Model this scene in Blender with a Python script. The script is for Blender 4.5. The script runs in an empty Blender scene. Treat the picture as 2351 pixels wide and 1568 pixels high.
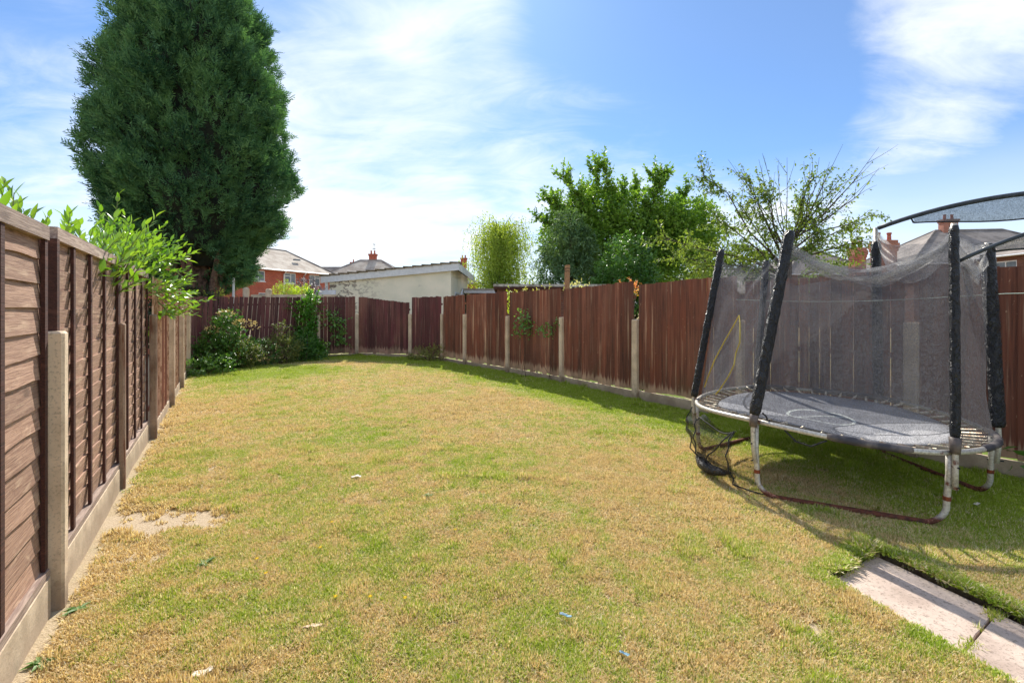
import bpy, math, random
import numpy as np
from mathutils import Vector, Matrix

SC = bpy.context.scene
COL = SC.collection
random.seed(7)
RNG = np.random.default_rng(7)
R = math.radians

# ------------------------------------------------------------------ camera
F, CX, HY, CH = 1035.0, 1175.5, 711.0, 1.58        # focal length, centre, horizon (px of a 2351 px wide view), eye height
cam = bpy.data.cameras.new('camera')
cam.sensor_width = 36.0
cam.lens = F / 2351.0 * 36.0
cam.shift_y = -(784.0 - HY) / 2351.0
cam.clip_start = 0.05
cam.clip_end = 2000.0
cam_o = bpy.data.objects.new('camera', cam)
COL.objects.link(cam_o)
cam_o.location = (0, 0, CH)
cam_o.rotation_euler = (R(90), 0, 0)
SC.camera = cam_o


def at(px, py, Y):
    """where the ray through a measured point meets depth Y"""
    return Vector(((px - CX) / F * Y, Y, CH - (py - HY) / F * Y))


# ------------------------------------------------------------------ node helpers
def S(r, g, b, k=1.0):
    f = lambda c: (c / 255 / 12.92 if c / 255 <= 0.04045 else ((c / 255 + 0.055) / 1.055) ** 2.4) * k
    return (f(r), f(g), f(b), 1.0)


class G:
    def __init__(self, nt):
        self.nt = nt

    def n(self, t, props=None, **ins):
        nd = self.nt.nodes.new(t)
        for k, v in (props or {}).items():
            setattr(nd, k, v)
        for k, v in ins.items():
            key = int(k[1:]) if k[0] == '_' else k.replace('_', ' ')
            self.set(nd.inputs[key], v)
        return nd

    def set(self, sock, v):
        if isinstance(v, bpy.types.NodeSocket):
            self.nt.links.new(v, sock)
        else:
            sock.default_value = v

    def noise(self, vec, scale, detail=3.0, rough=0.55, dist=0.0, color=False):
        nd = self.n('ShaderNodeTexNoise', Vector=vec, Scale=scale, Detail=detail, Roughness=rough, Distortion=dist)
        return nd.outputs['Color' if color else 'Fac']

    def ramp(self, fac, stops, interp='LINEAR'):
        nd = self.n('ShaderNodeValToRGB', Fac=fac)
        cr = nd.color_ramp
        cr.interpolation = interp
        while len(cr.elements) < len(stops):
            cr.elements.new(0.5)
        for e, (p, c) in zip(cr.elements, stops):
            e.position = p
            e.color = c if hasattr(c, '__len__') else (c, c, c, 1)
        return nd.outputs['Color']

    def mix(self, fac, a, b, blend='MIX'):
        nd = self.nt.nodes.new('ShaderNodeMix')
        nd.data_type = 'RGBA'
        nd.blend_type = blend
        self.set(nd.inputs[0], fac)
        self.set(nd.inputs[6], a)
        self.set(nd.inputs[7], b)
        return nd.outputs[2]

    def math(self, op, a, b=0.0, clamp=False):
        nd = self.n('ShaderNodeMath', {'operation': op, 'use_clamp': clamp}, _0=a, _1=b)
        return nd.outputs[0]

    def mrange(self, v, a, b, c=0.0, d=1.0, smooth=True):
        nd = self.n('ShaderNodeMapRange', {'interpolation_type': 'SMOOTHSTEP' if smooth else 'LINEAR'}, _0=v, _1=a, _2=b, _3=c, _4=d)
        return nd.outputs[0]

    def mapping(self, vec, scale=(1, 1, 1), loc=(0, 0, 0), rot=(0, 0, 0)):
        return self.n('ShaderNodeMapping', Vector=vec, Scale=scale, Location=loc, Rotation=rot).outputs[0]

    def bump(self, h, strength=0.3, dist=0.01):
        return self.n('ShaderNodeBump', Height=h, Strength=strength, Distance=dist).outputs[0]

    def objco(self, spread=37.0):
        """object coordinates shifted by a random amount for each object"""
        oc = self.n('ShaderNodeTexCoord').outputs['Object']
        r = self.n('ShaderNodeObjectInfo').outputs['Random']
        sh = self.math('MULTIPLY', r, spread)
        return self.n('ShaderNodeVectorMath', {'operation': 'ADD'}, _0=oc, _1=self.n('ShaderNodeCombineXYZ', X=sh, Y=sh, Z=0.0).outputs[0]).outputs[0]

    def pos(self):
        return self.n('ShaderNodeNewGeometry').outputs['Position']

    def rnd(self):
        return self.n('ShaderNodeObjectInfo').outputs['Random']


def newmat(name):
    m = bpy.data.materials.new(name)
    m.use_nodes = True
    b = m.node_tree.nodes['Principled BSDF']
    return m, G(m.node_tree), b


def out(m):
    return m.node_tree.nodes['Material Output'].inputs['Surface']


# ------------------------------------------------------------------ world, sun, exposure
SUN_FROM = Vector((-0.14, 1.03, 1.0)).normalized()
world = bpy.data.worlds.new('World')
SC.world = world
world.use_nodes = True
g = G(world.node_tree)
bg = world.node_tree.nodes['Background']
sky = g.n('ShaderNodeTexSky', {'sky_type': 'NISHITA', 'sun_disc': False})
sky.sun_elevation = math.asin(SUN_FROM.z)
sky.sun_rotation = math.atan2(SUN_FROM.x, SUN_FROM.y)
sky.air_density = 1.0
sky.dust_density = 0.3
sky.ozone_density = 2.0
SKY_STRENGTH = 0.1
d = g.n('ShaderNodeTexCoord').outputs['Generated']
sep = g.n('ShaderNodeSeparateXYZ', Vector=d)
zc = g.math('MAXIMUM', sep.outputs['Z'], 0.0)
zz = g.math('ADD', zc, 0.22)
pl = g.n('ShaderNodeCombineXYZ', X=g.math('DIVIDE', sep.outputs['X'], zz), Y=g.math('DIVIDE', sep.outputs['Y'], zz), Z=0.0).outputs[0]
big = g.noise(g.mapping(pl, (0.75, 1.0, 1), (3.1, 1.7, 0), (0, 0, 0.5)), 1.15, 9.0, 0.55, 0.35)
fine = g.noise(g.mapping(pl, (1.0, 2.2, 1), (0.3, 5.2, 0), (0, 0, 0.75)), 2.6, 8.0, 0.62, 0.8)
dens = g.math('ADD', g.math('ADD', g.math('MULTIPLY', big, 0.9), g.math('MULTIPLY', fine, 0.46)), -0.17)


def bump_dir(px, py, half_deg, w):
    v = Vector(((px - CX) / F, 1.0, (HY - py) / F)).normalized()
    dp = g.n('ShaderNodeVectorMath', {'operation': 'DOT_PRODUCT'}, _0=d, _1=tuple(v)).outputs['Value']
    return g.mrange(dp, math.cos(R(half_deg)), 1.0, 0.0, w)


for args in ((1600, 120, 24, -0.40), (2000, 270, 16, -0.26), (2340, 350, 13, -0.20), (1060, 100, 11, 0.10), (2260, 60, 13, 0.46), (830, 480, 22, 0.26),
             (60, 60, 34, -0.06), (1980, 480, 12, 0.22), (1330, 330, 13, 0.26), (1600, 420, 12, 0.22), (700, 200, 20, 0.02)):
    dens = g.math('ADD', dens, bump_dir(*args))
cl = g.mrange(dens, 0.32, 0.80, 0.0, 1.0)
hz = g.mrange(zc, 0.0, 0.36, 0.86, 0.0)
cl = g.math('MAXIMUM', g.math('ADD', g.math('MULTIPLY', cl, 0.92), 0.08), hz)
cl = g.math('MULTIPLY', cl, 0.95)
skyc = g.mix(1.0, sky.outputs['Color'], (0.39, 0.58, 0.77, 1), 'MULTIPLY')
shade = g.mix(g.mrange(big, 0.3, 0.7), (4.9, 5.4, 6.1, 1), (5.9, 6.0, 6.1, 1))
colr = g.mix(cl, skyc, shade)
g.set(bg.inputs['Color'], colr)
bg.inputs['Strength'].default_value = SKY_STRENGTH
sun = bpy.data.lights.new('sun', 'SUN')
sun.energy = 3.2
sun.angle = R(0.53)
sun.color = (1.0, 0.94, 0.84)
sun_o = bpy.data.objects.new('sun', sun)
COL.objects.link(sun_o)
sun_o.location = (0, 20, 30)
sun_o.rotation_euler = (-SUN_FROM).to_track_quat('-Z', 'Y').to_euler()
SC.view_settings.view_transform = 'Standard'
SC.view_settings.look = 'None'
SC.view_settings.gamma = 1.0
SC.view_settings.use_curve_mapping = False
SC.view_settings.exposure = 1.08
SC.render.engine = 'CYCLES'
SC.cycles.max_bounces = 8
SC.cycles.diffuse_bounces = 3
SC.cycles.transparent_max_bounces = 12
SC.cycles.use_denoising = True

# ------------------------------------------------------------------ object helpers
MATS = {}


def thing(name, label, cat, loc=(0, 0, 0), rotz=0.0, group=None):
    o = bpy.data.objects.new(name, None)
    o.empty_display_size = 0.2
    COL.objects.link(o)
    o.location = loc
    o.rotation_euler = (0, 0, rotz)
    MATS[o] = Matrix.Translation(Vector(loc)) @ Matrix.Rotation(rotz, 4, 'Z')
    tag(o, label, cat, group)
    return o


def tag(o, label=None, cat=None, group=None, kind=None):
    if label: o['label'] = label
    if cat: o['category'] = cat
    if group: o['group'] = group
    if kind: o['kind'] = kind
    return o


def link(name, me, parent=None, mats=(), smooth=False, kind=None):
    for m in (mats if isinstance(mats, (list, tuple)) else [mats]):
        me.materials.append(m)
    if smooth:
        me.polygons.foreach_set('use_smooth', np.ones(len(me.polygons), bool))
    o = bpy.data.objects.new(name, me)
    COL.objects.link(o)
    if parent is not None:
        o.parent = parent
        MATS[o] = MATS[parent]
    else:
        MATS[o] = Matrix()
    if kind: o['kind'] = kind
    return o


def np_mesh(name, V, Fc):
    """mesh from arrays; Fc is an (n, k) index array"""
    me = bpy.data.meshes.new(name)
    V = np.ascontiguousarray(V, np.float32)
    Fc = np.ascontiguousarray(Fc, np.int32)
    n, k = Fc.shape
    me.vertices.add(len(V))
    me.vertices.foreach_set('co', V.ravel())
    me.loops.add(n * k)
    me.loops.foreach_set('vertex_index', Fc.ravel())
    me.polygons.add(n)
    me.polygons.foreach_set('loop_start', np.arange(0, n * k, k, dtype=np.int32))
    me.polygons.foreach_set('loop_total', np.full(n, k, np.int32))
    me.update(calc_edges=True)
    return me


def inv_parent(parent, V):
    M = np.array(MATS[parent].inverted())
    return V @ M[:3, :3].T + M[:3, 3]


class MB:
    def __init__(self):
        self.v, self.f, self.mi = [], [], []
        self.cur = 0

    def add(self, vs, fs):
        o = len(self.v)
        self.v += [tuple(x) for x in vs]
        self.f += [tuple(i + o for i in f) for f in fs]
        self.mi += [self.cur] * len(fs)
        return self

    def box(self, lo, hi):
        x0, y0, z0 = lo
        x1, y1, z1 = hi
        return self.add([(x0, y0, z0), (x1, y0, z0), (x1, y1, z0), (x0, y1, z0), (x0, y0, z1), (x1, y0, z1), (x1, y1, z1), (x0, y1, z1)],
                        [(0, 3, 2, 1), (4, 5, 6, 7), (0, 1, 5, 4), (1, 2, 6, 5), (2, 3, 7, 6), (3, 0, 4, 7)])

    def cbox(self, lo, hi, c):
        """box with its vertical edges and its top chamfered by c"""
        (x0, y0, z0), (x1, y1, z1) = lo, hi
        ring = lambda z, i: [(x0 + c + i, y0 + i, z), (x1 - c - i, y0 + i, z), (x1 - i, y0 + c + i, z), (x1 - i, y1 - c - i, z),
                             (x1 - c - i, y1 - i, z), (x0 + c + i, y1 - i, z), (x0 + i, y1 - c - i, z), (x0 + i, y0 + c + i, z)]
        vs = ring(z0, 0) + ring(z1 - c, 0) + ring(z1, c * 0.8)
        fs = [tuple(range(7, -1, -1)), tuple(range(16, 24))]
        for k in (0, 8):
            fs += [(k + i, k + (i + 1) % 8, k + 8 + (i + 1) % 8, k + 8 + i) for i in range(8)]
        return self.add(vs, fs)

    def tube(self, pts, rad, n=8, cap=True, closed=False):
        pts = [Vector(p) for p in pts]
        m = len(pts)
        rads = rad if hasattr(rad, '__len__') else [rad] * m
        t0 = (pts[1] - pts[0]).normalized()
        ref = Vector((0, 0, 1)) if abs(t0.z) < 0.9 else Vector((1, 0, 0))
        nrm = (ref - t0 * ref.dot(t0)).normalized()
        vs = []
        for i, p in enumerate(pts):
            if closed:
                t = (pts[(i + 1) % m] - pts[i - 1]).normalized()
            else:
                t = (pts[min(i + 1, m - 1)] - pts[max(i - 1, 0)])
                t = t.normalized() if t.length > 1e-9 else t0
            nrm = nrm - t * nrm.dot(t)
            nrm = nrm.normalized() if nrm.length > 1e-6 else Vector((1, 0, 0))
            bi = t.cross(nrm)
            for k in range(n):
                a = 2 * math.pi * k / n
                vs.append(p + (nrm * math.cos(a) + bi * math.sin(a)) * rads[i])
        fs = []
        for i in range(m if closed else m - 1):
            j = (i + 1) % m
            fs += [(i * n + k, i * n + (k + 1) % n, j * n + (k + 1) % n, j * n + k) for k in range(n)]
        if cap and not closed:
            fs += [tuple(range(n - 1, -1, -1)), tuple((m - 1) * n + k for k in range(n))]
        return self.add(vs, fs)

    def build(self, name, mats, parent=None, world=False, smooth=False, kind=None, label=None):
        V = self.v
        if world and parent is not None:
            V = inv_parent(parent, np.array(V, float))
        me = bpy.data.meshes.new(name)
        me.from_pydata([tuple(x) for x in V], [], self.f)
        o = link(name, me, parent, mats, smooth, kind)
        if any(self.mi):
            me.polygons.foreach_set('material_index', self.mi)
        if label: o['label'] = label
        return o


def norm(a):
    return a / np.maximum(np.linalg.norm(a, axis=-1, keepdims=True), 1e-9)


def leaf_arrays(P, D, N, L, W, bend=0.08, fold=0.10):
    """folded, slightly drooping rhombic leaves: 4 verts and 2 triangles each"""
    D = norm(D)
    Sd = norm(np.cross(D, N))
    N2 = np.cross(Sd, D)
    L = np.broadcast_to(np.asarray(L, float), (len(P),))[:, None]
    W = np.broadcast_to(np.asarray(W, float), (len(P),))[:, None]
    a = P + D * L * 0.45 + Sd * W * 0.5 + N2 * W * fold
    b = P + D * L - N2 * L * bend
    c = P + D * L * 0.45 - Sd * W * 0.5 + N2 * W * fold
    V = np.stack([P, a, b, c], 1).reshape(-1, 3)
    i = np.arange(len(P))[:, None] * 4
    Fc = np.stack([i + [0, 1, 2], i + [0, 2, 3]], 1).reshape(-1, 3)
    return V, Fc


def leaves(name, P, D, N, L, W, m, parent, kind=None, **kw):
    V, Fc = leaf_arrays(P, D, N, L, W, **kw)
    return link(name, np_mesh(name, inv_parent(parent, V), Fc), parent, m, kind=kind)


def rdir(n, rng=RNG):
    return norm(rng.normal(size=(n, 3)))


# lattice value noise for layout
_LAT = np.random.default_rng(11).random((256, 256))


def vn(x, y, s, seed=0):
    x = np.asarray(x, float) / s + 17.3 * seed + 1000
    y = np.asarray(y, float) / s + 9.1 * seed + 1000
    xi, yi = np.floor(x).astype(int), np.floor(y).astype(int)
    fx, fy = x - xi, y - yi
    fx, fy = fx * fx * (3 - 2 * fx), fy * fy * (3 - 2 * fy)
    L = lambda i, j: _LAT[(i + seed * 31) % 256, (j + seed * 57) % 256]
    return (L(xi, yi) * (1 - fx) + L(xi + 1, yi) * fx) * (1 - fy) + (L(xi, yi + 1) * (1 - fx) + L(xi + 1, yi + 1) * fx) * fy


def sstep(x, a, b):
    t = np.clip((np.asarray(x, float) - a) / (b - a), 0, 1)
    return t * t * (3 - 2 * t)


# ------------------------------------------------------------------ materials
def mat_lap(name, base, dark, pale):
    m, g, b = newmat(name)
    co = g.objco()
    gr = g.noise(g.mapping(co, (1.2, 14, 26)), 5.0, 6, 0.6, 0.5)
    kn = g.noise(g.mapping(co, (2.2, 2, 9)), 1.6, 3, 0.5, 1.2)
    c = g.mix(g.mrange(gr, 0.32, 0.68), dark, base)
    c = g.mix(g.mrange(kn, 0.56, 0.72, 0, 0.6), c, pale)
    c = g.mix(g.mrange(g.noise(co, 26, 2), 0.62, 0.74, 0, 0.55), c, dark)
    vor = g.n('ShaderNodeTexVoronoi', Vector=g.mapping(co, (2.6, 1, 5.5), (0, 0, 0), (0, 0.5, 0)), Scale=1.0).outputs['Distance']
    c = g.mix(g.mrange(vor, 0.06, 0.20, 0.7, 0.0), c, tuple(q * 0.45 for q in dark[:3]) + (1,))
    c = g.mix(g.mrange(g.noise(g.pos(), 2.2, 4), 0.35, 0.7, 0, 0.4), c, g.mix(0.5, base, dark))
    hsv = g.n('ShaderNodeHueSaturation', Value=g.mrange(g.rnd(), 0, 1, 0.82, 1.15, False), Color=c)
    g.set(b.inputs['Base Color'], hsv.outputs[0])
    b.inputs['Roughness'].default_value = 0.82
    g.set(b.inputs['Normal'], g.bump(gr, 0.55, 0.006))
    return m


M_LAP = mat_lap('weathered_lap_board', S(188, 152, 128), S(138, 104, 86), S(216, 186, 156))
M_RAIL = mat_lap('grey_weathered_rail', S(186, 164, 148), S(128, 106, 96), S(206, 188, 170))
M_BATTEN = mat_lap('dark_stained_batten', S(88, 50, 40), S(54, 30, 25), S(116, 74, 60))


def mat_feather(name, base, dark, red, worn, wz=0.42):
    m, g, b = newmat(name)
    oc = g.n('ShaderNodeTexCoord').outputs['Object']
    co = g.objco()
    gr = g.noise(g.mapping(co, (46, 46, 1.1)), 1.0, 5, 0.7, 0.3)
    st = g.noise(g.mapping(co, (24, 24, 0.55)), 1.0, 4, 0.6, 0.4)
    c = g.mix(g.mrange(gr, 0.30, 0.66), dark, base)
    c = g.mix(g.mrange(g.noise(g.mapping(co, (5, 5, 1.2)), 1.0, 4), 0.42, 0.68, 0, 0.75), c, red)
    z = g.n('ShaderNodeSeparateXYZ', Vector=oc).outputs['Z']
    wear = g.math('ADD', g.mrange(z, 0.10, wz, 0.42, 0.0), g.math('MULTIPLY', g.noise(g.pos(), 1.3, 3), 0.22))
    w = g.mrange(g.math('ADD', st, wear), 0.66, 0.84)
    c = g.mix(g.math('MULTIPLY', w, 0.8), c, worn)
    sp = g.mrange(g.noise(g.mapping(co, (60, 60, 18)), 1.0, 2), 0.70, 0.76, 0, 0.6)
    c = g.mix(sp, c, worn)
    c = g.mix(g.mrange(g.noise(g.mapping(g.pos(), (1, 1, 0.45)), 0.8, 4, 0.6), 0.50, 0.72, 0, 0.4), c, S(158, 110, 88))
    c = g.mix(g.math('MULTIPLY', g.mrange(z, 0.1, 0.8, 1.0, 0.0), g.mrange(g.noise(g.pos(), 2.2, 4), 0.5, 0.7, 0, 0.45)), c, S(96, 96, 66))
    hsv = g.n('ShaderNodeHueSaturation', Value=g.mrange(g.rnd(), 0, 1, 0.66, 1.3, False), Color=c)
    g.set(b.inputs['Base Color'], hsv.outputs[0])
    b.inputs['Roughness'].default_value = 0.78
    g.set(b.inputs['Normal'], g.bump(gr, 0.5, 0.004))
    return m


M_FEA = mat_feather('red_brown_stained_board', S(138, 84, 62), S(76, 44, 34), S(132, 72, 50), S(208, 172, 140))
M_FEA_FAR = mat_feather('purple_brown_stained_board', S(118, 70, 64), S(62, 36, 34), S(110, 52, 56), S(190, 150, 128))
M_FEA_LEFT = mat_feather('faded_brown_board', S(180, 128, 106), S(136, 90, 74), S(162, 104, 84), S(190, 150, 124), 0.2)


def mat_concrete(name, base, dark, rust=None, speck=0.5, splash=0.75):
    m, g, b = newmat(name)
    co = g.objco()
    big_ = g.noise(co, 3.0, 5, 0.6)
    fi = g.noise(co, 70, 3, 0.7)
    c = g.mix(g.mrange(big_, 0.35, 0.7), base, dark)
    c = g.mix(g.mrange(fi, 0.50, 0.68, 0, speck), c, g.mix(0.5, dark, (0.1, 0.08, 0.06, 1)))
    wz_ = g.n('ShaderNodeSeparateXYZ', Vector=g.pos()).outputs['Z']
    st_ = g.mrange(g.math('ADD', wz_, g.math('MULTIPLY', g.noise(g.pos(), 9, 4), -0.35)), -0.12, 0.10, splash, 0.0)
    c = g.mix(st_, c, S(120, 100, 80))
    c = g.mix(g.mrange(g.noise(g.mapping(g.pos(), (1, 1, 0.4)), 6, 5), 0.58, 0.72, 0, 0.28), c, S(128, 120, 90))
    if rust:
        c = g.mix(g.mrange(g.noise(g.mapping(co, (20, 20, 2)), 1, 5), 0.46, 0.62, 0, 0.85), c, rust)
    g.set(b.inputs['Base Color'], c)
    b.inputs['Roughness'].default_value = 0.92
    g.set(b.inputs['Normal'], g.bump(fi, 0.5, 0.004))
    return m


M_CONC = mat_concrete('aged_concrete', S(236, 212, 182), S(198, 174, 146))
M_CONC_RUST = mat_concrete('rust_stained_concrete', S(176, 150, 128), S(128, 102, 84), S(116, 70, 48))
M_GRAVEL = mat_concrete('pale_concrete_board', S(222, 202, 174), S(184, 164, 138), None, 0.35, 0.5)
M_SLAB = mat_concrete('pitted_paving_concrete', S(206, 186, 170), S(170, 150, 136), None, 0.9, 0.0)


def mat_leaf(name, c1, c2, transl=0.35, tr_col=None, rough=0.5, pscale=0.7, spec=0.4):
    m, g, b = newmat(name)
    geo = g.n('ShaderNodeNewGeometry')
    r = g.math('FRACT', g.math('ADD', geo.outputs['Random Per Island'], g.rnd()))
    t = g.math('ADD', g.math('MULTIPLY', r, 0.65), g.mrange(g.noise(geo.outputs['Position'], pscale, 3), 0.3, 0.7, -0.1, 0.45), True)
    c = g.mix(t, c1, c2)
    g.set(b.inputs['Base Color'], c)
    b.inputs['Roughness'].default_value = rough
    b.inputs['Specular IOR Level'].default_value = spec
    tc = g.mix(1.0, c, tr_col or (1.5, 1.5, 0.6, 1), 'MULTIPLY')
    tl = g.n('ShaderNodeBsdfTranslucent', Color=tc)
    ms = g.n('ShaderNodeMixShader', Fac=transl, _1=b.outputs[0], _2=tl.outputs[0])
    g.set(out(m), ms.outputs[0])
    return m


def simple(name, col, rough=0.6, metal=0.0, col2=None, scale=8.0, bump=0.0, lo=0.4, hi=0.65):
    m, g, b = newmat(name)
    co = g.objco()
    nz = g.noise(co, scale, 5, 0.6)
    g.set(b.inputs['Base Color'], g.mix(g.mrange(nz, lo, hi), col, col2) if col2 else g.mix(g.mrange(nz, 0.3, 0.7), col, tuple(c * 0.85 for c in col[:3]) + (1,)))
    b.inputs['Roughness'].default_value = rough
    b.inputs['Metallic'].default_value = metal
    if bump:
        g.set(b.inputs['Normal'], g.bump(nz, bump, 0.01))
    return m


M_WHITE = simple('white_upvc', S(235, 236, 238), 0.4)
M_PANE = simple('window_pane', (0.10, 0.12, 0.14, 1), 0.06, 0.0, (0.22, 0.25, 0.28, 1), 1.2)
M_STEM = simple('brown_bark', S(112, 88, 72), 0.9, 0, S(70, 54, 44), 14, 0.6)
M_TRUNK = simple('fibrous_red_brown_bark', S(134, 106, 88), 0.95, 0, S(82, 60, 50), 9, 0.8)
M_TWIG = simple('dark_twig', S(84, 66, 56), 0.9, 0, S(56, 46, 42), 12)


def mat_brick(name, c1, c2, mortar, scale=1.0):
    m, g, b = newmat(name)
    oc = g.n('ShaderNodeTexCoord').outputs['Object']
    sp = g.n('ShaderNodeSeparateXYZ', Vector=oc)
    v = g.n('ShaderNodeCombineXYZ', X=g.math('ADD', sp.outputs['X'], sp.outputs['Y']), Y=sp.outputs['Z'], Z=0.0).outputs[0]
    br = g.n('ShaderNodeTexBrick', Vector=v, Color1=c1, Color2=c2, Mortar=mortar, Scale=scale)
    br.inputs['Brick Width'].default_value = 0.225
    br.inputs['Row Height'].default_value = 0.075
    br.inputs['Mortar Size'].default_value = 0.008
    nz = g.noise(oc, 1.5, 4)
    c = g.mix(g.mrange(nz, 0.35, 0.7, 0, 0.35), br.outputs['Color'], tuple(x * 0.6 for x in c1[:3]) + (1,))
    g.set(b.inputs['Base Color'], c)
    b.inputs['Roughness'].default_value = 0.85
    return m


M_BRICK = mat_brick('red_brick', S(190, 82, 52), S(160, 62, 42), S(190, 150, 130))
M_BRICK_BR = mat_brick('brown_brick', S(128, 84, 66), S(104, 66, 54), S(140, 110, 96))
M_BRICK_CH = mat_brick('orange_chimney_brick', S(178, 106, 80), S(150, 82, 62), S(200, 176, 158))


def mat_roof(name, c1, c2, moss):
    m, g, b = newmat(name)
    oc = g.n('ShaderNodeTexCoord').outputs['Object']
    z = g.n('ShaderNodeSeparateXYZ', Vector=oc).outputs['Z']
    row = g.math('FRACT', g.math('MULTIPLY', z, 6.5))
    nz = g.noise(oc, 1.2, 5)
    f2 = g.noise(oc, 9, 3)
    c = g.mix(g.mrange(nz, 0.35, 0.65), c1, c2)
    c = g.mix(g.mrange(f2, 0.55, 0.7, 0, 0.5), c, moss)
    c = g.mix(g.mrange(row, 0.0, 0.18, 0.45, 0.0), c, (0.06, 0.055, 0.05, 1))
    g.set(b.inputs['Base Color'], c)
    b.inputs['Roughness'].default_value = 0.9
    g.set(b.inputs['Normal'], g.bump(row, 0.6, 0.03))
    return m


M_ROOF = mat_roof('pale_concrete_roof_tiles', S(196, 186, 172), S(164, 150, 136), S(140, 130, 110))
M_ROOF_D = mat_roof('brown_grey_roof_tiles', S(158, 148, 140), S(124, 116, 110), S(126, 120, 106))

# ------------------------------------------------------------------ layout of the garden
A0 = np.array((-2.42, 2.41))
LD = np.array((-0.5407, 0.8412))
LT = lambda t: A0 + LD * t
CORNER = LT(12.2)
FAR = [CORNER, np.array((-7.67, 13.72)), np.array((-6.34, 14.75)), np.array((-5.28, 15.4)), np.array((-3.29, 14.7)), np.array((-2.12, 13.86)),
       np.array((-1.31, 12.77)), np.array((-0.08, 11.28)), np.array((1.09, 9.67)), np.array((2.19, 7.9)), np.array((3.24, 6.36)),
       np.array((4.28, 4.82)), np.array((5.33, 3.28)), np.array((6.38, 1.74))]
SL_T, SL_L, SL_V = np.array((2.37, 2.954)), np.array((1.84, 2.632)), np.array((0.195, -0.565))   # paving: first two corners, length step


def fence_dist(x, y):
    """distance to the far and right fence line"""
    dmin = np.full(np.shape(x), 99.0)
    for a, b in zip(FAR[2:-1], FAR[3:]):
        e = b - a
        t = np.clip(((x - a[0]) * e[0] + (y - a[1]) * e[1]) / e.dot(e), 0, 1)
        dmin = np.minimum(dmin, np.hypot(x - a[0] - t * e[0], y - a[1] - t * e[1]))
    return dmin


def left_dist(x, y):
    return (x - A0[0]) * LD[1] - (y - A0[1]) * LD[0]


def trench(x, y, pad=0.0):
    """1 inside the cut for the paving"""
    w = SL_L - SL_T
    det = SL_V[0] * w[1] - SL_V[1] * w[0]
    rx, ry = x - SL_T[0], y - SL_T[1]
    a = (rx * w[1] - ry * w[0]) / det
    b = (SL_V[0] * ry - SL_V[1] * rx) / det
    wob = (vn(x, y, 0.16, 5) - 0.5) * 0.12
    return (a > -0.075 - pad + wob * 0.7) & (b > -0.085 - pad + wob * 0.6) & (b < 1.0 + pad + wob * 0.2)


def inside(x, y, m=0.0):
    """inside the garden"""
    ok = left_dist(x, y) > m
    pts = [A0 - LD * 4] + FAR + [np.array((6.38, -2.0)), np.array((-1.0, -2.0))]
    c = np.zeros(np.shape(x), bool)
    for a, b in zip(pts, pts[1:] + pts[:1]):
        cond = ((a[1] > y) != (b[1] > y))
        xi = (b[0] - a[0]) * (y - a[1]) / (b[1] - a[1] + 1e-12) + a[0]
        c ^= cond & (x < xi)
    return ok & c


def bare(x, y):
    """worn earth patches, 0..1"""
    def blob(cx, cy, rx, ry, rot=0.0):
        ca, sa = math.cos(rot), math.sin(rot)
        u, v = (x - cx) * ca + (y - cy) * sa, -(x - cx) * sa + (y - cy) * ca
        return np.sqrt((u / rx) ** 2 + (v / ry) ** 2) + (vn(x, y, 0.22, 3) - 0.5) * 0.7
    p = at(395, 1195, 1.0)
    b1 = 1 - sstep(blob(-2.62, 3.40, 0.66, 0.24, 0.10), 0.7, 1.1)
    b2 = 1 - sstep(blob(-2.5, 2.95, 0.42, 0.20, -0.9), 0.6, 1.3)
    b3 = (1 - sstep(blob(-4.6, 6.9, 0.55, 0.25, 0.0), 0.6, 1.3)) * 0.8
    b4 = (1 - sstep(blob(-1.0, 4.2, 0.45, 0.10, 0.1), 0.5, 1.3)) * 0.5
    lf = (1 - sstep(left_dist(x, y), 0.03, 0.26)) * 0.8
    sp = sstep(vn(x, y, 0.08, 8) * 0.6 + vn(x, y, 0.23, 9) * 0.4, 0.66, 0.80) * 0.85
    return np.clip(np.maximum.reduce([b1, b2 * 0.8, b3, b4, lf, sp]), 0, 1)


def dryness(x, y):
    big_ = vn(x, y, 1.5, 1) * 0.5 + vn(x, y, 0.62, 2) * 0.32 + vn(x, y, 0.24, 4) * 0.18
    fi = vn(x, y, 0.09, 6)
    dd = 0.745 + (big_ - 0.5) * 1.2 + (fi - 0.5) * 0.75
    dd = dd + 0.22 * np.exp(-(((x - 0.95) / 1.05) ** 2 + ((y - 3.6) / 1.3) ** 2))              # scorched towards the path
    dd = dd + 0.16 * np.exp(-(((x + 1.5) / 3.0) ** 2 + ((y - 8.5) / 2.6) ** 2))
    dd = dd - 0.18 * np.exp(-(((x + 0.9) / 0.9) ** 2 + ((y - 2.7) / 0.7) ** 2))
    dd = dd - 0.12 * np.exp(-(((x - 0.2) / 0.9) ** 2 + ((y - 2.0) / 0.22) ** 2))
    fd = fence_dist(x, y) + (vn(x, y, 0.5, 7) - 0.5) * 0.45
    edge = 1 - sstep(fd, 0.75, 1.85)
    dd = dd * (1 - edge)
    cr = 1 - sstep(np.hypot((x + 6.6) / 2.3, (y - 11.3) / 1.9) + (vn(x, y, 0.4, 12) - 0.5) * 0.3, 0.55, 1.15)
    dd = dd * (1 - 0.85 * cr)
    rt = sstep(x + 0.32 * (y - 3.0), 2.75, 3.45) * (1 - sstep(y, 4.6, 5.2))
    dd = dd * (1 - 0.62 * rt)
    tr = np.exp(-((np.hypot(x - 2.75, y - 4.0) / 0.62) ** 2))
    dd = dd + 0.32 * tr
    ed = trench(x, y, 0.12)
    dd = np.where(ed & (vn(x, y, 0.2, 13) > 0.45), dd * 0.4, dd)
    return np.clip(dd, 0, 1)


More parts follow.
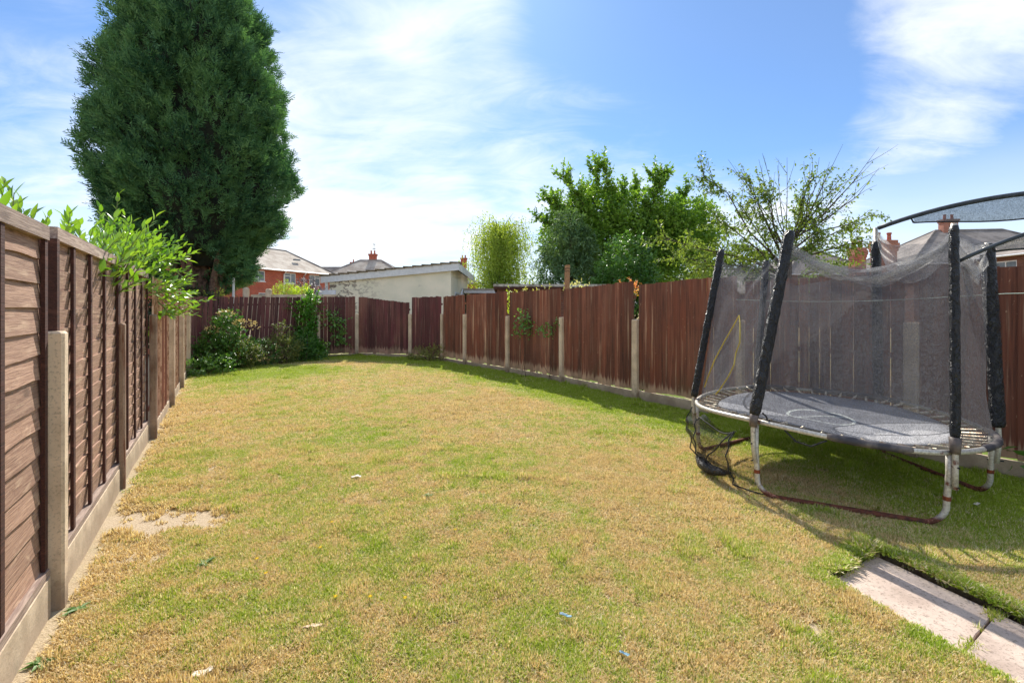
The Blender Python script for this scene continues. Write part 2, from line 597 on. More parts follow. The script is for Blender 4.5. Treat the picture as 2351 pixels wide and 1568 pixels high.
def gz(x, y):
    return (vn(x, y, 0.9, 21) - 0.5) * 0.030 + (vn(x, y, 0.22, 22) - 0.5) * 0.014


# ------------------------------------------------------------------ ground
def build_ground():
    def axis(lo, hi, fl, fh, ql, qh):
        inner = list(np.arange(lo, fl, 0.06)) + list(np.arange(fl, fh, 0.02)) + list(np.arange(fh, hi, 0.06))
        return np.array([ql, ql / 3 + lo, lo - 8, lo - 2] + inner + [hi + 2, hi + 8, hi + 60, qh])
    xs = axis(-9.6, 6.8, 1.5, 3.3, -500, 500)
    ys = axis(0.4, 16.0, 1.2, 3.25, -300, 900)
    X, Y = np.meshgrid(xs, ys)
    near = (X > -10) & (X < 7) & (Y > 0.3) & (Y < 16.2)
    tr = trench(X, Y)
    Z = np.where(near, gz(X, Y), 0.0)
    Z = np.where(tr, -0.052 + (vn(X, Y, 0.05, 30) - 0.5) * 0.014, Z)
    nx, ny = len(xs), len(ys)
    V = np.stack([X, Y, Z], -1).reshape(-1, 3)
    i = (np.arange(ny - 1)[:, None] * nx + np.arange(nx - 1)[None, :]).ravel()
    Fc = np.stack([i, i + 1, i + nx + 1, i + nx], 1)
    me = np_mesh('ground', V, Fc)
    soil = np.where(tr, 1.0, bare(X, Y))
    for nm, val in (('dry', dryness(X, Y)), ('bare', soil), ('cut', tr.astype(float))):
        a = me.attributes.new(nm, 'FLOAT', 'POINT')
        a.data.foreach_set('value', val.ravel().astype(np.float32))
    m, g, b = newmat('lawn_ground')
    p = g.pos()
    A = lambda n: g.n('ShaderNodeAttribute', {'attribute_name': n}).outputs['Fac']
    n1 = g.noise(p, 60, 4, 0.7)
    n2 = g.noise(p, 150, 2, 0.7)
    straw = g.mix(g.mrange(n1, 0.3, 0.7), S(190, 166, 116), S(126, 104, 68))
    green = g.mix(g.mrange(n1, 0.3, 0.7), S(120, 142, 58), S(72, 92, 34))
    c = g.mix(A('dry'), green, straw)
    soilc = g.mix(g.mrange(n2, 0.3, 0.7), S(204, 186, 160), S(158, 140, 114))
    cut = g.mix(g.mrange(n1, 0.3, 0.7), S(112, 84, 64), S(74, 54, 42))
    c = g.mix(A('bare'), c, soilc)
    c = g.mix(A('cut'), c, cut)
    g.set(b.inputs['Base Color'], c)
    b.inputs['Roughness'].default_value = 0.95
    b.inputs['Specular IOR Level'].default_value = 0.15
    g.set(b.inputs['Normal'], g.bump(n1, 0.8, 0.012))
    o = link('ground', me, None, m, True)
    tag(o, 'uneven garden lawn ground of parched turf and bare earth', None, None, 'structure')


build_ground()


def build_path():
    w = SL_L - SL_T
    path = bpy.data.objects.new('path', None)
    COL.objects.link(path)
    MATS[path] = Matrix()
    tag(path, 'sunken path of square concrete slabs let into the lawn', None, None, 'structure')
    rr = random.Random(3)
    for k in range(4):
        mb = MB()
        p0 = SL_T + SL_V * 1.008 * k
        qs = [p0, p0 + w, p0 + w + SL_V, p0 + SL_V]
        cen = sum(qs) / 4
        zt = -0.020 + rr.uniform(-0.004, 0.004)
        N = 10
        top, pts = [], []
        for i in range(4):
            for j in range(N):
                q = qs[i] + (qs[(i + 1) % 4] - qs[i]) * (j / N)
                q = q + (cen - q) * (0.004 + 0.012 * rr.random() ** 2 + (0.014 if j == 0 else 0))
                pts.append(q)
        n = len(pts)
        vs = [(q[0], q[1], -0.10) for q in pts] + [(q[0], q[1], zt - 0.006) for q in pts] + [tuple(q + (cen - q) * 0.010) + (zt,) for q in pts]
        fs = [tuple(range(2 * n, 3 * n))]
        for L_ in (0, n):
            fs += [(L_ + i, L_ + (i + 1) % n, L_ + n + (i + 1) % n, L_ + n + i) for i in range(n)]
        mb.add(vs, fs)
        mb.build('paving_slab', M_SLAB, path)


build_path()


# ------------------------------------------------------------------ grass
def build_grass():
    m, g, b = newmat('grass_blades')
    dry = g.n('ShaderNodeAttribute', {'attribute_type': 'INSTANCER', 'attribute_name': 'dry'}).outputs['Fac']
    isl = g.n('ShaderNodeNewGeometry').outputs['Random Per Island']
    rnd = g.math('FRACT', g.math('ADD', isl, g.rnd()))
    t = g.mrange(g.math('ADD', dry, g.math('MULTIPLY', g.math('SUBTRACT', rnd, 0.5), 0.95)), 0.32, 0.68)
    straw = g.ramp(rnd, [(0.0, S(132, 108, 76)), (0.14, S(186, 158, 116)), (0.4, S(236, 214, 166)), (0.7, S(222, 198, 146)), (1.0, S(248, 238, 206))])
    green = g.ramp(rnd, [(0.0, S(134, 164, 44)), (0.4, S(182, 198, 76)), (0.75, S(160, 186, 56)), (1.0, S(208, 212, 106))])
    c = g.mix(t, green, straw)
    g.set(b.inputs['Base Color'], c)
    b.inputs['Roughness'].default_value = 0.6
    b.inputs['Specular IOR Level'].default_value = 0.25
    tl = g.n('ShaderNodeBsdfTranslucent', Color=g.mix(1.0, c, (1.16, 1.13, 0.78, 1), 'MULTIPLY'))
    g.set(out(m), g.n('ShaderNodeMixShader', Fac=0.38, _1=b.outputs[0], _2=tl.outputs[0]).outputs[0])
    tufts = bpy.data.collections.new('grass_tufts')
    for k in range(7):
        rng = np.random.default_rng(100 + k)
        V, Fc = [], []
        nb = 34
        for i in range(nb):
            a = rng.uniform(0, 2 * math.pi)
            rad = 0.034 * math.sqrt(rng.random())
            p = np.array((rad * math.cos(a), rad * math.sin(a), -0.004))
            lean = rng.uniform(0.15, 1.15) if rng.random() < 0.75 else rng.uniform(1.15, 1.5)
            az = rng.uniform(0, 2 * math.pi)
            L = rng.uniform(0.018, 0.046)
            wd = rng.uniform(0.0020, 0.0042)
            hd = np.array((math.cos(az), math.sin(az), 0))
            sd = np.array((-math.sin(az), math.cos(az), 0)) * wd
            mid = p + (hd * math.sin(lean * 0.6) + np.array((0, 0, math.cos(lean * 0.6)))) * L * 0.55
            tip = mid + (hd * math.sin(lean) + np.array((0, 0, math.cos(lean)))) * L * 0.5
            o = len(V)
            V += [p - sd, p + sd, mid + sd * 0.8, mid - sd * 0.8, tip]
            Fc += [(o, o + 1, o + 2), (o, o + 2, o + 3), (o + 3, o + 2, o + 4)]
        me = np_mesh('grass_tuft', np.array(V), np.array(Fc))
        me.materials.append(m)
        to = bpy.data.objects.new('grass_tuft', me)
        tufts.objects.link(to)
    rng = np.random.default_rng(5)
    PX, PY, SCL = [], [], []
    for y0, y1, dens, sc in ((0.9, 3.2, 3300, 1.0), (3.2, 5.2, 2300, 1.15), (5.2, 8.5, 1150, 1.5), (8.5, 16, 620, 1.9)):
        x0, x1 = -1.25 * y1 - 0.6, min(1.25 * y1 + 0.6, 6.6)
        n = int((x1 - x0) * (y1 - y0) * dens)
        x = rng.uniform(x0, x1, n)
        y = rng.uniform(y0, y1, n)
        ok = inside(x, y, 0.05) & ~trench(x, y, -0.015) & (np.abs(x) < 1.25 * y + 0.6)
        ok &= rng.random(n) > bare(x, y) * 0.97
        PX.append(x[ok]); PY.append(y[ok]); SCL.append(np.full(ok.sum(), sc))
    # overhanging fringe round the cut for the path
    n = 60000
    x = rng.uniform(1.5, 3.5, n); y = rng.uniform(1.0, 3.3, n)
    ok = trench(x, y, 0.035) & ~trench(x, y, -0.01) & ((SL_T[0] - x) * 0.855 + (SL_T[1] - y) * 0.519 < 0.52 - 0.0 * y)
    PX.append(x[ok]); PY.append(y[ok]); SCL.append(np.where(rng.random(ok.sum()) < .35, 1.9, 1.2))
    for k_ in range(4):
        q0 = SL_T + SL_V * 1.008 * k_
        tq = np.concatenate([rng.uniform(-0.06, 0.14, 16), rng.uniform(0, 1, 14)])
        qx, qy = q0[0] + (SL_L - SL_T)[0] * tq, q0[1] + (SL_L - SL_T)[1] * tq
        PX.append(qx + rng.normal(0, .006, 30)); PY.append(qy + rng.normal(0, .006, 30)); SCL.append(rng.uniform(0.5, 1.1, 30))
    x, y, sc = np.concatenate(PX), np.concatenate(PY), np.concatenate(SCL)
    dr = dryness(x, y)
    dr = np.clip(dr + bare(x, y) * 0.5 + rng.normal(0, 0.07, len(x)), 0, 1)
    tall = 1 + 0.55 * (1 - sstep(fence_dist(x, y), 0.1, 1.0)) + 0.5 * (1 - dr) * rng.random(len(x))
    tall *= 0.6 + 0.5 * vn(x, y, 0.3, 40) + 0.4 * vn(x, y, 0.06, 44)
    tuftf = sstep(vn(x, y, 0.17, 41), 0.72, 0.9)
    tall *= 1 + 0.9 * tuftf
    me = bpy.data.meshes.new('grass')
    me.vertices.add(len(x))
    me.vertices.foreach_set('co', np.stack([x, y, np.where(trench(x, y, -0.012), -0.032, gz(x, y))], -1).astype(np.float32).ravel())
    for nm, tp, val in (('dry', 'FLOAT', dr), ('rz', 'FLOAT', rng.uniform(0, 6.283, len(x)))):
        a = me.attributes.new(nm, tp, 'POINT')
        a.data.foreach_set('value', val.astype(np.float32))
    a = me.attributes.new('sc', 'FLOAT_VECTOR', 'POINT')
    a.data.foreach_set('vector', np.stack([sc, sc, 0.5 * sc ** 0.25 * tall + 0.25], -1).astype(np.float32).ravel())
    o = bpy.data.objects.new('grass', me)
    COL.objects.link(o)
    tag(o, 'short sparse lawn grass, part green and part parched to straw', None, None, 'stuff')
    ng = bpy.data.node_groups.new('grass_scatter', 'GeometryNodeTree')
    ng.interface.new_socket('Geometry', in_out='INPUT', socket_type='NodeSocketGeometry')
    ng.interface.new_socket('Geometry', in_out='OUTPUT', socket_type='NodeSocketGeometry')
    G2 = G(ng)
    gi, go = ng.nodes.new('NodeGroupInput'), ng.nodes.new('NodeGroupOutput')
    ci = G2.n('GeometryNodeCollectionInfo', Collection=tufts)
    ci.inputs['Separate Children'].default_value = True
    rz = G2.n('GeometryNodeInputNamedAttribute', {'data_type': 'FLOAT'}, Name='rz').outputs['Attribute']
    sv = G2.n('GeometryNodeInputNamedAttribute', {'data_type': 'FLOAT_VECTOR'}, Name='sc').outputs['Attribute']
    rot = G2.n('ShaderNodeCombineXYZ', Z=rz).outputs[0]
    ip = ng.nodes.new('GeometryNodeInstanceOnPoints')
    ip.inputs['Pick Instance'].default_value = True
    ng.links.new(gi.outputs[0], ip.inputs['Points'])
    ng.links.new(ci.outputs[0], ip.inputs['Instance'])
    ng.links.new(rot, ip.inputs['Rotation'])
    ng.links.new(sv, ip.inputs['Scale'])
    ng.links.new(ip.outputs[0], go.inputs[0])
    md = o.modifiers.new('grass_scatter', 'NODES')
    md.node_group = ng
    print('tufts', len(x))


build_grass()


# ------------------------------------------------------------------ fences
def frame_of(p0, p1):
    e = np.asarray(p1) - np.asarray(p0)
    return math.atan2(e[1], e[0]), float(np.hypot(*e))


def post(p, rz, h, label, m=M_CONC, w=0.10, group=None, dep=(-0.062, 0.05)):
    t = thing('concrete_post', label, 'fence post', (p[0], p[1], 0), rz, group)
    mb = MB().cbox((-w / 2, dep[0], -0.05), (w / 2, dep[1], h), 0.012)
    mb.build('shaft', m, t)
    return t


def gravel_board(p0, p1, h, label, inset=0.056, y=(-0.02, 0.02)):
    rz, L = frame_of(p0, p1)
    o = MB().box((inset, y[0], -0.06), (L - inset, y[1], h)).build('gravel_board', M_GRAVEL)
    o.location = (p0[0], p0[1], 0)
    o.rotation_euler = (0, 0, rz)
    tag(o, label, 'gravel board', 'concrete gravel boards under the fence')
    return o


M_EDGE = simple('lit_bare_board_edge', S(230, 196, 166), 0.85, 0, S(170, 128, 102), 12)  # pale tone paints in the light caught along worn, bare board edges


def feather_panel(p0, p1, label, m, seed, z0=0.14, z1=1.98, z1b=None, gap=0.3, tilt=0.0, inset=0.065, group=None, smooth_gap=0.004):
    rz, L = frame_of(p0, p1)
    z1b = z1 if z1b is None else z1b
    t = thing('fence_panel', label, 'fence panel', (p0[0], p0[1], 0), rz, group)
    rr = random.Random(seed)
    x = inset
    n = max(6, round((L - 2 * inset) / 0.118))
    pitch = (L - 2 * inset) / n
    for i in range(n):
        a = x + i * pitch
        g_ = smooth_gap * rr.random()
        if rr.random() < gap:
            g_ = rr.uniform(0.007, 0.017)
        b = a + pitch - g_
        s = (i + 0.5) / n
        top = z1 + (z1b - z1) * s + rr.uniform(-0.012, 0.012)
        bot = z0 + rr.uniform(-0.015, 0.03)
        tl = tilt * (0.35 + 0.65 * s) if tilt else rr.uniform(-0.002, 0.002)
        yo = rr.uniform(-0.003, 0.003)
        t0, t1 = 0.004, 0.017
        warp = rr.uniform(-0.006, 0.006)
        vs, fs = [], []
        zs = [bot, bot + (top - bot) * 0.33, bot + (top - bot) * 0.66, top]
        for k, z in enumerate(zs):
            sh = tl * (z - bot) - tl * 0.9
            wv = warp * math.sin(k * 1.05)
            je = rr.uniform(-0.0012, 0.0012)
            zl = rr.uniform(-0.006, 0.006) if k in (0, 3) else 0
            vs += [(a + sh + je, yo - t1 + wv, z + zl), (b + sh + je, yo - t0 - 0.004 + wv, z - zl), (b + sh + je, yo + wv, z - zl), (a + sh + je, yo + wv, z + zl)]
        for k in range(3):
            o = k * 4
            fs += [(o + j, o + (j + 1) % 4, o + 4 + (j + 1) % 4, o + 4 + j) for j in range(4)]
        fs += [(3, 2, 1, 0), (12, 13, 14, 15)]
        bm_ = MB().add(vs, fs)
        if rr.random() < 0.6:
            for k in range(3):
                bm_.mi[k * 4 + 3] = 1
        bm_.build('board', [m, M_EDGE], t)
    for z in (z0 + 0.22, (z0 + z1) / 2, min(z1, z1b) - 0.22):
        MB().box((inset, 0.008, z - 0.03), (L - inset, 0.046, z + 0.03)).build('rail', m, t)
    return t


def lap_panel(t0, t1, label, nb, flip, battens, seed, z0=0.20, z1=2.03):
    p0 = LT(t0)
    rz, _ = frame_of(LT(0), LT(1))
    L = t1 - t0
    t = thing('fence_panel', label, 'fence panel', (p0[0] - LD[1] * 0.06, p0[1] + LD[0] * 0.06, 0), rz, 'lap fence panels along the left side')
    rr = random.Random(seed)
    zb, zt = z0 + 0.05, z1 - 0.03
    pitch = (zt - zb) / nb
    NS = 26
    for i in range(nb):
        ph = [rr.uniform(0, 6.28) for _ in range(4)]
        am = rr.uniform(0.001, 0.005) if rr.random() < 0.7 else rr.uniform(0.005, 0.011)

        def wav(x):
            return am * (math.sin(x * 2.3 + ph[0]) + 0.6 * math.sin(x * 6.1 + ph[1]) + 0.3 * math.sin(x * 15 + ph[2]))
        a, b = zb + i * pitch, zb + (i + 1) * pitch
        ov = 0.020
        vs, fs = [], []
        for k in range(NS + 1):
            x = 0.02 + (L - 0.04) * k / NS
            yj = 0.0015 * math.sin(x * 9 + ph[3])
            if not flip:       # each board laps over the one below: lower edge proud and wavy
                lo, hi = a - ov + wav(x), b + 0.005
                yl, yh = -0.010 + yj, 0.002
                th = (0.010, 0.006)
            else:              # each board laps over the one above: upper edge proud and wavy
                lo, hi = a - 0.005, b + ov + wav(x)
                yl, yh = 0.001, -0.010 + yj
                th = (0.006, 0.011)
            vs += [(x, yl - th[0] / 2, lo), (x, yh - th[1] / 2, hi), (x, yh + th[1] / 2, hi), (x, yl + th[0] / 2, lo)]
        for k in range(NS):
            o = k * 4
            fs += [(o + j, o + 4 + j, o + 4 + (j + 1) % 4, o + (j + 1) % 4) for j in range(4)]
        fs += [(0, 1, 2, 3), tuple(NS * 4 + j for j in (3, 2, 1, 0))]
        MB().add(vs, fs).build('slat', M_LAP, t)
    for x in [0.022] + [b - t0 for b in battens] + [L - 0.022]:
        w = 0.021
        for s, nm in ((-1, 'batten'), (1, 'back_batten')):
            y0, y1 = (-0.034, -0.0175) if s < 0 else (0.018, 0.040)
            MB().box((x - w, y0, z0 + 0.045), (x + w, y1, z1 - 0.075)).build(nm, M_BATTEN, t)
    MB().box((0, -0.040, z1 - 0.072), (L, 0.038, z1)).build('top_rail', M_RAIL, t)
    MB().box((0, -0.040, z0 + 0.002), (L, 0.036, z0 + 0.042)).build('bottom_rail', M_RAIL, t)
    return t


LRZ = frame_of(LT(0), LT(1))[0]
lap_panel(-1.86, -0.075, 'weathered lap fence panel nearest the camera, wide overlapping boards', 14, False, (-1.23, -0.645), 1, 0.20, 2.01)
lap_panel(0.062, 1.855, 'lap fence panel between the short bare concrete post and the rust stained post', 16, True, (0.43, 0.857, 1.30), 2)
lap_panel(1.865, 3.67, 'lap fence panel between the rust stained post and the vertical board fence, under the laurel', 16, True, (2.31, 2.76, 3.21), 3)
post(LT(-1.97) , LRZ, 1.46, 'concrete fence post at the near end of the left fence', group='concrete posts of the left fence')
# the short posts stand on the garden side of the lap panels
NI = np.array((LD[1], -LD[0]))
post(LT(0.0), LRZ, 1.465, 'short pale concrete post in front of the gap between the first two lap panels', M_CONC, 0.085, 'concrete posts of the left fence', (-0.028, 0.05))
post(LT(1.86) - NI * 0.015, LRZ, 1.46, 'slim rust stained concrete post standing in front of the lap fence', M_CONC_RUST, 0.06, 'concrete posts of the left fence', (-0.03, 0.03))
post(LT(3.74) + NI * 0.02, LRZ, 1.52, 'concrete post where lap fence meets vertical boards, below the overhanging laurel', M_CONC_RUST, 0.08, 'concrete posts of the left fence', (-0.035, 0.04))
gravel_board(LT(-1.9), LT(-0.02), 0.20, 'concrete gravel board under the nearest lap fence panel', 0.056, (0.015, 0.055))
gravel_board(LT(0.0), LT(1.86), 0.20, 'concrete gravel board between the short pale post and the rust stained post', 0.056, (0.015, 0.055))
gravel_board(LT(1.86), LT(3.72), 0.20, 'concrete gravel board between the rust stained post and the vertical boards', 0.056, (0.015, 0.055))
MB().box((-0.022, -0.06, 0), (0.022, 0.03, 1.96)).build('timber_post', M_BATTEN).matrix_world = Matrix.Translation((*(LT(0.03) - NI * 0.07), 0)) @ Matrix.Rotation(LRZ, 4, 'Z')
tag(bpy.data.objects['timber_post'], 'dark timber strip filling the gap between the first two lap panels', 'timber post')

LP = [3.74, 5.85, 7.96, 10.07, 12.2]
left_names = ['faded vertical board panel next to the lap fence, behind hanging laurel leaves', 'second faded vertical board panel beyond the laurel',
              'third faded vertical board panel beyond the laurel', 'faded vertical board panel running into the shrubby far corner']
for i in range(4):
    feather_panel(LT(LP[i]), LT(LP[i + 1]), left_names[i], M_FEA_LEFT, 20 + i, 0.13, 1.99, gap=0.05, group='vertical board panels of the left fence')
    gravel_board(LT(LP[i]), LT(LP[i + 1]), 0.13, 'low gravel board under the ' + ['faded panel beside the lap fence', 'second faded panel beyond the laurel', 'third faded panel beyond the laurel', 'faded panel in the shrubby corner'][i])
for i, lb in ((1, 'first concrete post beyond the laurel on the left fence'), (2, 'second concrete post beyond the laurel on the left fence'), (3, 'last concrete post before the shrubby corner')):
    post(LT(LP[i]) + NI * 0.02, LRZ, 1.5, lb, M_CONC, 0.09, 'concrete posts of the left fence')

far_names = ['gappy leaning board panel in the far corner behind the tallest shrub',
             'dark board panel with slanting gaps behind the low corner shrubs',
             'board panel with thin gaps behind ivy and bindweed',
             'purple brown board panel with a sloping top in front of the white outbuilding',
             'narrow board panel with a small shrub at its foot, below the outbuilding corner',
             'narrow board panel below the outbuilding side window',
             'board panel below the yellow weeping tree',
             'board panel with small ivy sprigs, left of the tall timber post',
             'red brown board panel right of the tall timber post',
             'red brown board panel left of the trampoline, worn pale along its foot',
             'red brown board panel behind the trampoline, left half',
             'red brown board panel behind the trampoline, right half',
             'red brown board panel right of the trampoline at the picture edge']
far_gravel = ['far corner gravel board behind the shrubs', 'gravel board hidden low behind the corner shrubs', 'gravel board below the bindweed', 'gravel board under the purple brown sloping panel',
              'gravel board behind the small shrub', 'gravel board under the narrow panel by the outbuilding', 'gravel board under the panel below the weeping tree',
              'gravel board under the panel with ivy sprigs', 'gravel board right of the tall timber post', 'exposed gravel board just left of the trampoline',
              'gravel board behind the trampoline bag', 'gravel board seen under the trampoline', 'gravel board at the right edge behind the trampoline leg']
for i in range(13):
    p0, p1 = FAR[i], FAR[i + 1]
    m = M_FEA_FAR if i < 5 else M_FEA
    gap = (0.75, 0.55, 0.35, 0.12, 0.4, 0.1, 0.08, 0.10, 0.22, 0.35, 0.4, 0.4, 0.3)[i]
    z1 = (1.95, 1.97, 2.0, 2.02, 1.97, 1.98, 2.0, 2.0, 2.02, 2.02, 1.98, 1.98, 1.98)[i]
    z1b = (1.96, 1.98, 2.02, 1.80, 1.99, 2.0, 2.02, 2.04, 2.08, 2.06, 1.98, 1.98, 2.0)[i]
    feather_panel(p0, p1, far_names[i], m, 40 + i, (0.1, 0.1, 0.1, 0.12, 0.12, 0.13, 0.13, 0.14, 0.16, 0.18, 0.18, 0.18, 0.18)[i], z1, z1b,
                  gap, (0.09, 0.12)[i] if i < 2 else 0.0, 0.004 if i < 2 else 0.06, 'vertical board panels of the far and right fence', 0.002)
    gravel_board(p0, p1, (0.08, 0.08, 0.09, 0.11, 0.11, 0.11, 0.12, 0.13, 0.15, 0.17, 0.17, 0.17, 0.17)[i], far_gravel[i], 0.05)
far_posts = {2: ('concrete post wrapped in ivy on the far fence', 1.4), 3: ('pale concrete post between bindweed panel and purple brown panel', 1.43),
             4: ('pale concrete post at the low end of the sloping purple panel', 1.44), 5: ('slim concrete post right of the small shrub at the fence foot', 1.45),
             6: ('slim concrete post below the outbuilding side wall', 1.45), 7: ('concrete post below the yellow weeping tree', 1.42),
             8: ('concrete post carrying the tall timber extension', 1.42), 9: ('thick concrete post left of the trampoline', 1.41),
             10: ('concrete post behind the front left trampoline pole', 1.43), 11: ('concrete post seen through the trampoline net', 1.445),
             12: ('concrete post beyond the right edge of the trampoline', 1.44)}
for i, (lb, h) in far_posts.items():
    rz = frame_of(FAR[i - 1], FAR[i + 1])[0]
    e = np.array((math.cos(rz), math.sin(rz)))
    post(FAR[i] + np.array((e[1], -e[0])) * 0.02, rz, h, lb, M_CONC, 0.12 if i in (3, 4, 9, 11) else 0.095, 'concrete posts of the far and right fence')
# the timber extension on the sixth post
tp = thing('timber_post', 'tall pale timber post bolted up above the fence', 'timber post', (FAR[8][0], FAR[8][1], 0), frame_of(FAR[7], FAR[9])[0])
M_TIMBER = mat_lap('bare_pale_timber', S(206, 160, 118, .9), S(160, 112, 80, .9), S(214, 190, 160, .9))
MB().add([(-0.045, 0.055, 1.15), (0.045, 0.055, 1.15), (0.045, 0.13, 1.15), (-0.045, 0.13, 1.15), (0.0, 0.055, 2.53), (0.085, 0.055, 2.54), (0.085, 0.13, 2.54), (0.0, 0.13, 2.53)],
         [(0, 3, 2, 1), (4, 5, 6, 7), (0, 1, 5, 4), (1, 2, 6, 5), (2, 3, 7, 6), (3, 0, 4, 7)]).build('upright', M_TIMBER, tp)
for z in (2.40, 2.46):
    x = (z - 1.15) / 1.38 * 0.042
    MB().tube([(-0.042 + x, 0.052, z), (0.045 + x, 0.050, z + 0.006), (0.047 + x, 0.13, z), (-0.046 + x, 0.132, z - 0.004), (-0.042 + x, 0.052, z)], 0.006, 6).build('wire_tie', M_TWIG, tp)
# washing line along the right fence
wl = MB()
pts = []
for px, py, i0, i1 in ():
    pass
a, b = FAR[10] + np.array((-0.06, -0.04)), FAR[13] + np.array((-0.06, -0.04))
for k in range(25):
    s = k / 24
    p = a + (b - a) * s
    pts.append((p[0] - 0.06, p[1] - 0.04, 1.722 - 0.05 * math.sin(math.pi * min(1, s * 2.2)) * (s < 0.46) + 0.012 * s))
wl.tube(pts, 0.0035, 6)
tag(wl.build('washing_line', simple('white_green_line', S(206, 224, 208), 0.6)), 'thin pale line strung along the fence behind the trampoline', 'washing line')
# ------------------------------------------------------------------ buildings
def bar_frame(mb, x0, x1, z0, z1, y0, y1, w=0.06, mull=()):
    mb.box((x0, y0, z0), (x0 + w, y1, z1)).box((x1 - w, y0, z0), (x1, y1, z1))
    mb.box((x0 + w, y0, z0), (x1 - w, y1, z0 + w)).box((x0 + w, y0, z1 - w), (x1 - w, y1, z1))
    for m_ in mull:
        mb.box((m_ - w * 0.45, y0, z0 + w), (m_ + w * 0.45, y1, z1 - w))


def window(parent, x0, x1, z0, z1, mull=(), vents=(), y=0.0):
    mb = MB()
    bar_frame(mb, x0, x1, z0, z1, y - 0.05, y + 0.04, 0.07, mull)
    for a, b, zz_ in vents:
        mb.box((a, y - 0.055, zz_ - 0.03), (b, y + 0.03, zz_ + 0.03))
    f = mb.build('window', M_WHITE, parent)
    MB().box((x0 + 0.06, y - 0.022, z0 + 0.06), (x1 - 0.06, y - 0.012, z1 - 0.06)).build('pane', M_PANE, f)
    MB().box((x0 - 0.06, y - 0.12, z0 - 0.07), (x1 + 0.06, y - 0.051, z0 - 0.002)).build('sill', M_WHITE, f)
    return f


def hip_roof(mb, x0, x1, y0, y1, ez, rz_, inl, inr, th=0.12):
    """hipped roof with its ridge along x; inl / inr are how far the ridge ends lie in from the eaves"""
    ym = (y0 + y1) / 2
    vs = [(x0, y0, ez), (x1, y0, ez), (x1, y1, ez), (x0, y1, ez), (x0 + inl, ym, rz_), (x1 - inr, ym, rz_),
          (x0, y0, ez - th), (x1, y0, ez - th), (x1, y1, ez - th), (x0, y1, ez - th)]
    mb.add(vs, [(0, 1, 5, 4), (1, 2, 5), (2, 3, 4, 5), (3, 0, 4), (9, 8, 7, 6), (0, 6, 7, 1), (1, 7, 8, 2), (2, 8, 9, 3), (3, 9, 6, 0)])
    return [vs[4], vs[5]], vs[:4]


def chimney(parent, x, y, z0, z1, w=0.7, d_=0.55, pots=2, mb_mat=None):
    mb = MB().box((x - w / 2, y - d_ / 2, z0), (x + w / 2, y + d_ / 2, z1 - 0.28))
    mb.box((x - w / 2 - 0.05, y - d_ / 2 - 0.05, z1 - 0.28), (x + w / 2 + 0.05, y + d_ / 2 + 0.05, z1 - 0.16))
    mb.box((x - w / 2 - 0.09, y - d_ / 2 - 0.09, z1 - 0.16), (x + w / 2 + 0.09, y + d_ / 2 + 0.09, z1))
    c = mb.build('chimney', mb_mat or M_BRICK_CH, parent)
    for i in range(pots):
        px = x + (i - (pots - 1) / 2) * w * 0.5
        MB().tube([(px, y, z1 - 0.02), (px, y, z1 + 0.1), (px, y, z1 + 0.36), (px, y, z1 + 0.42), (px, y, z1 + 0.46)], [0.13, 0.115, 0.10, 0.13, 0.12], 10).build('pot', M_BRICK, c)
    return c


def house(name, label, loc, rotz, w, d_, ez, rz_, inl, inr, wall, roof, over=0.35, wins=(), pipes=(), gut=True):
    t = thing(name, label, 'house', (*loc, 0), rotz)
    mb = MB()
    # front wall with window openings cut as bands of boxes
    xs = sorted({0.0, w} | {v for q in wins for v in (q[0], q[1])})
    for a, b in zip(xs, xs[1:]):
        holes = sorted([(q[2], q[3]) for q in wins if q[0] <= a + 1e-6 and q[1] >= b - 1e-6])
        z = 0.0
        for h0, h1 in holes:
            mb.box((a, 0, z), (b, 0.25, h0))
            z = h1
        mb.box((a, 0, z), (b, 0.25, ez - 0.02))
    mb.box((0, 0.251, 0), (0.25, d_, ez - 0.02)).box((w - 0.25, 0.251, 0), (w, d_, ez - 0.02)).box((0.251, d_ - 0.25, 0), (w - 0.251, d_, ez - 0.02))
    mb.box((0.26, 0.6, 0.02), (w - 0.26, 0.62, ez - 0.1))
    mb.build('wall', wall, t)
    for q in wins:
        window(t, q[0], q[1], q[2], q[3], q[4] if len(q) > 4 else (), q[5] if len(q) > 5 else (), 0.08)
    mb = MB()
    rd, ev = hip_roof(mb, -over, w + over, -over, d_ + over, ez, rz_, inl + over, inr + over)
    r_ = mb.build('roof', roof, t)
    mb = MB()
    mb.tube([rd[0], rd[1]], 0.09, 6)
    for e_, k in ((ev[0], 0), (ev[3], 0), (ev[1], 1), (ev[2], 1)):
        mb.tube([Vector(e_) + Vector((0, 0, 0.03)), rd[k]], 0.085, 6)
    mb.build('ridge_tiles', M_ROOF_D, r_)
    if gut:
        o_ = over + 0.06
        MB().tube([(-o_, -o_, ez - 0.09), (w + o_, -o_, ez - 0.09), (w + o_, d_ + o_, ez - 0.09), (-o_, d_ + o_, ez - 0.09)], 0.06, 6, closed=True).build('gutter', M_WHITE, t)
    for x in pipes:
        MB().tube([(x, -over, ez - 0.12), (x, -over, ez - 0.22), (x, -0.09, ez - 0.42), (x, -0.08, 0.1)], 0.045, 6).build('downpipe', M_WHITE, t)
    return t


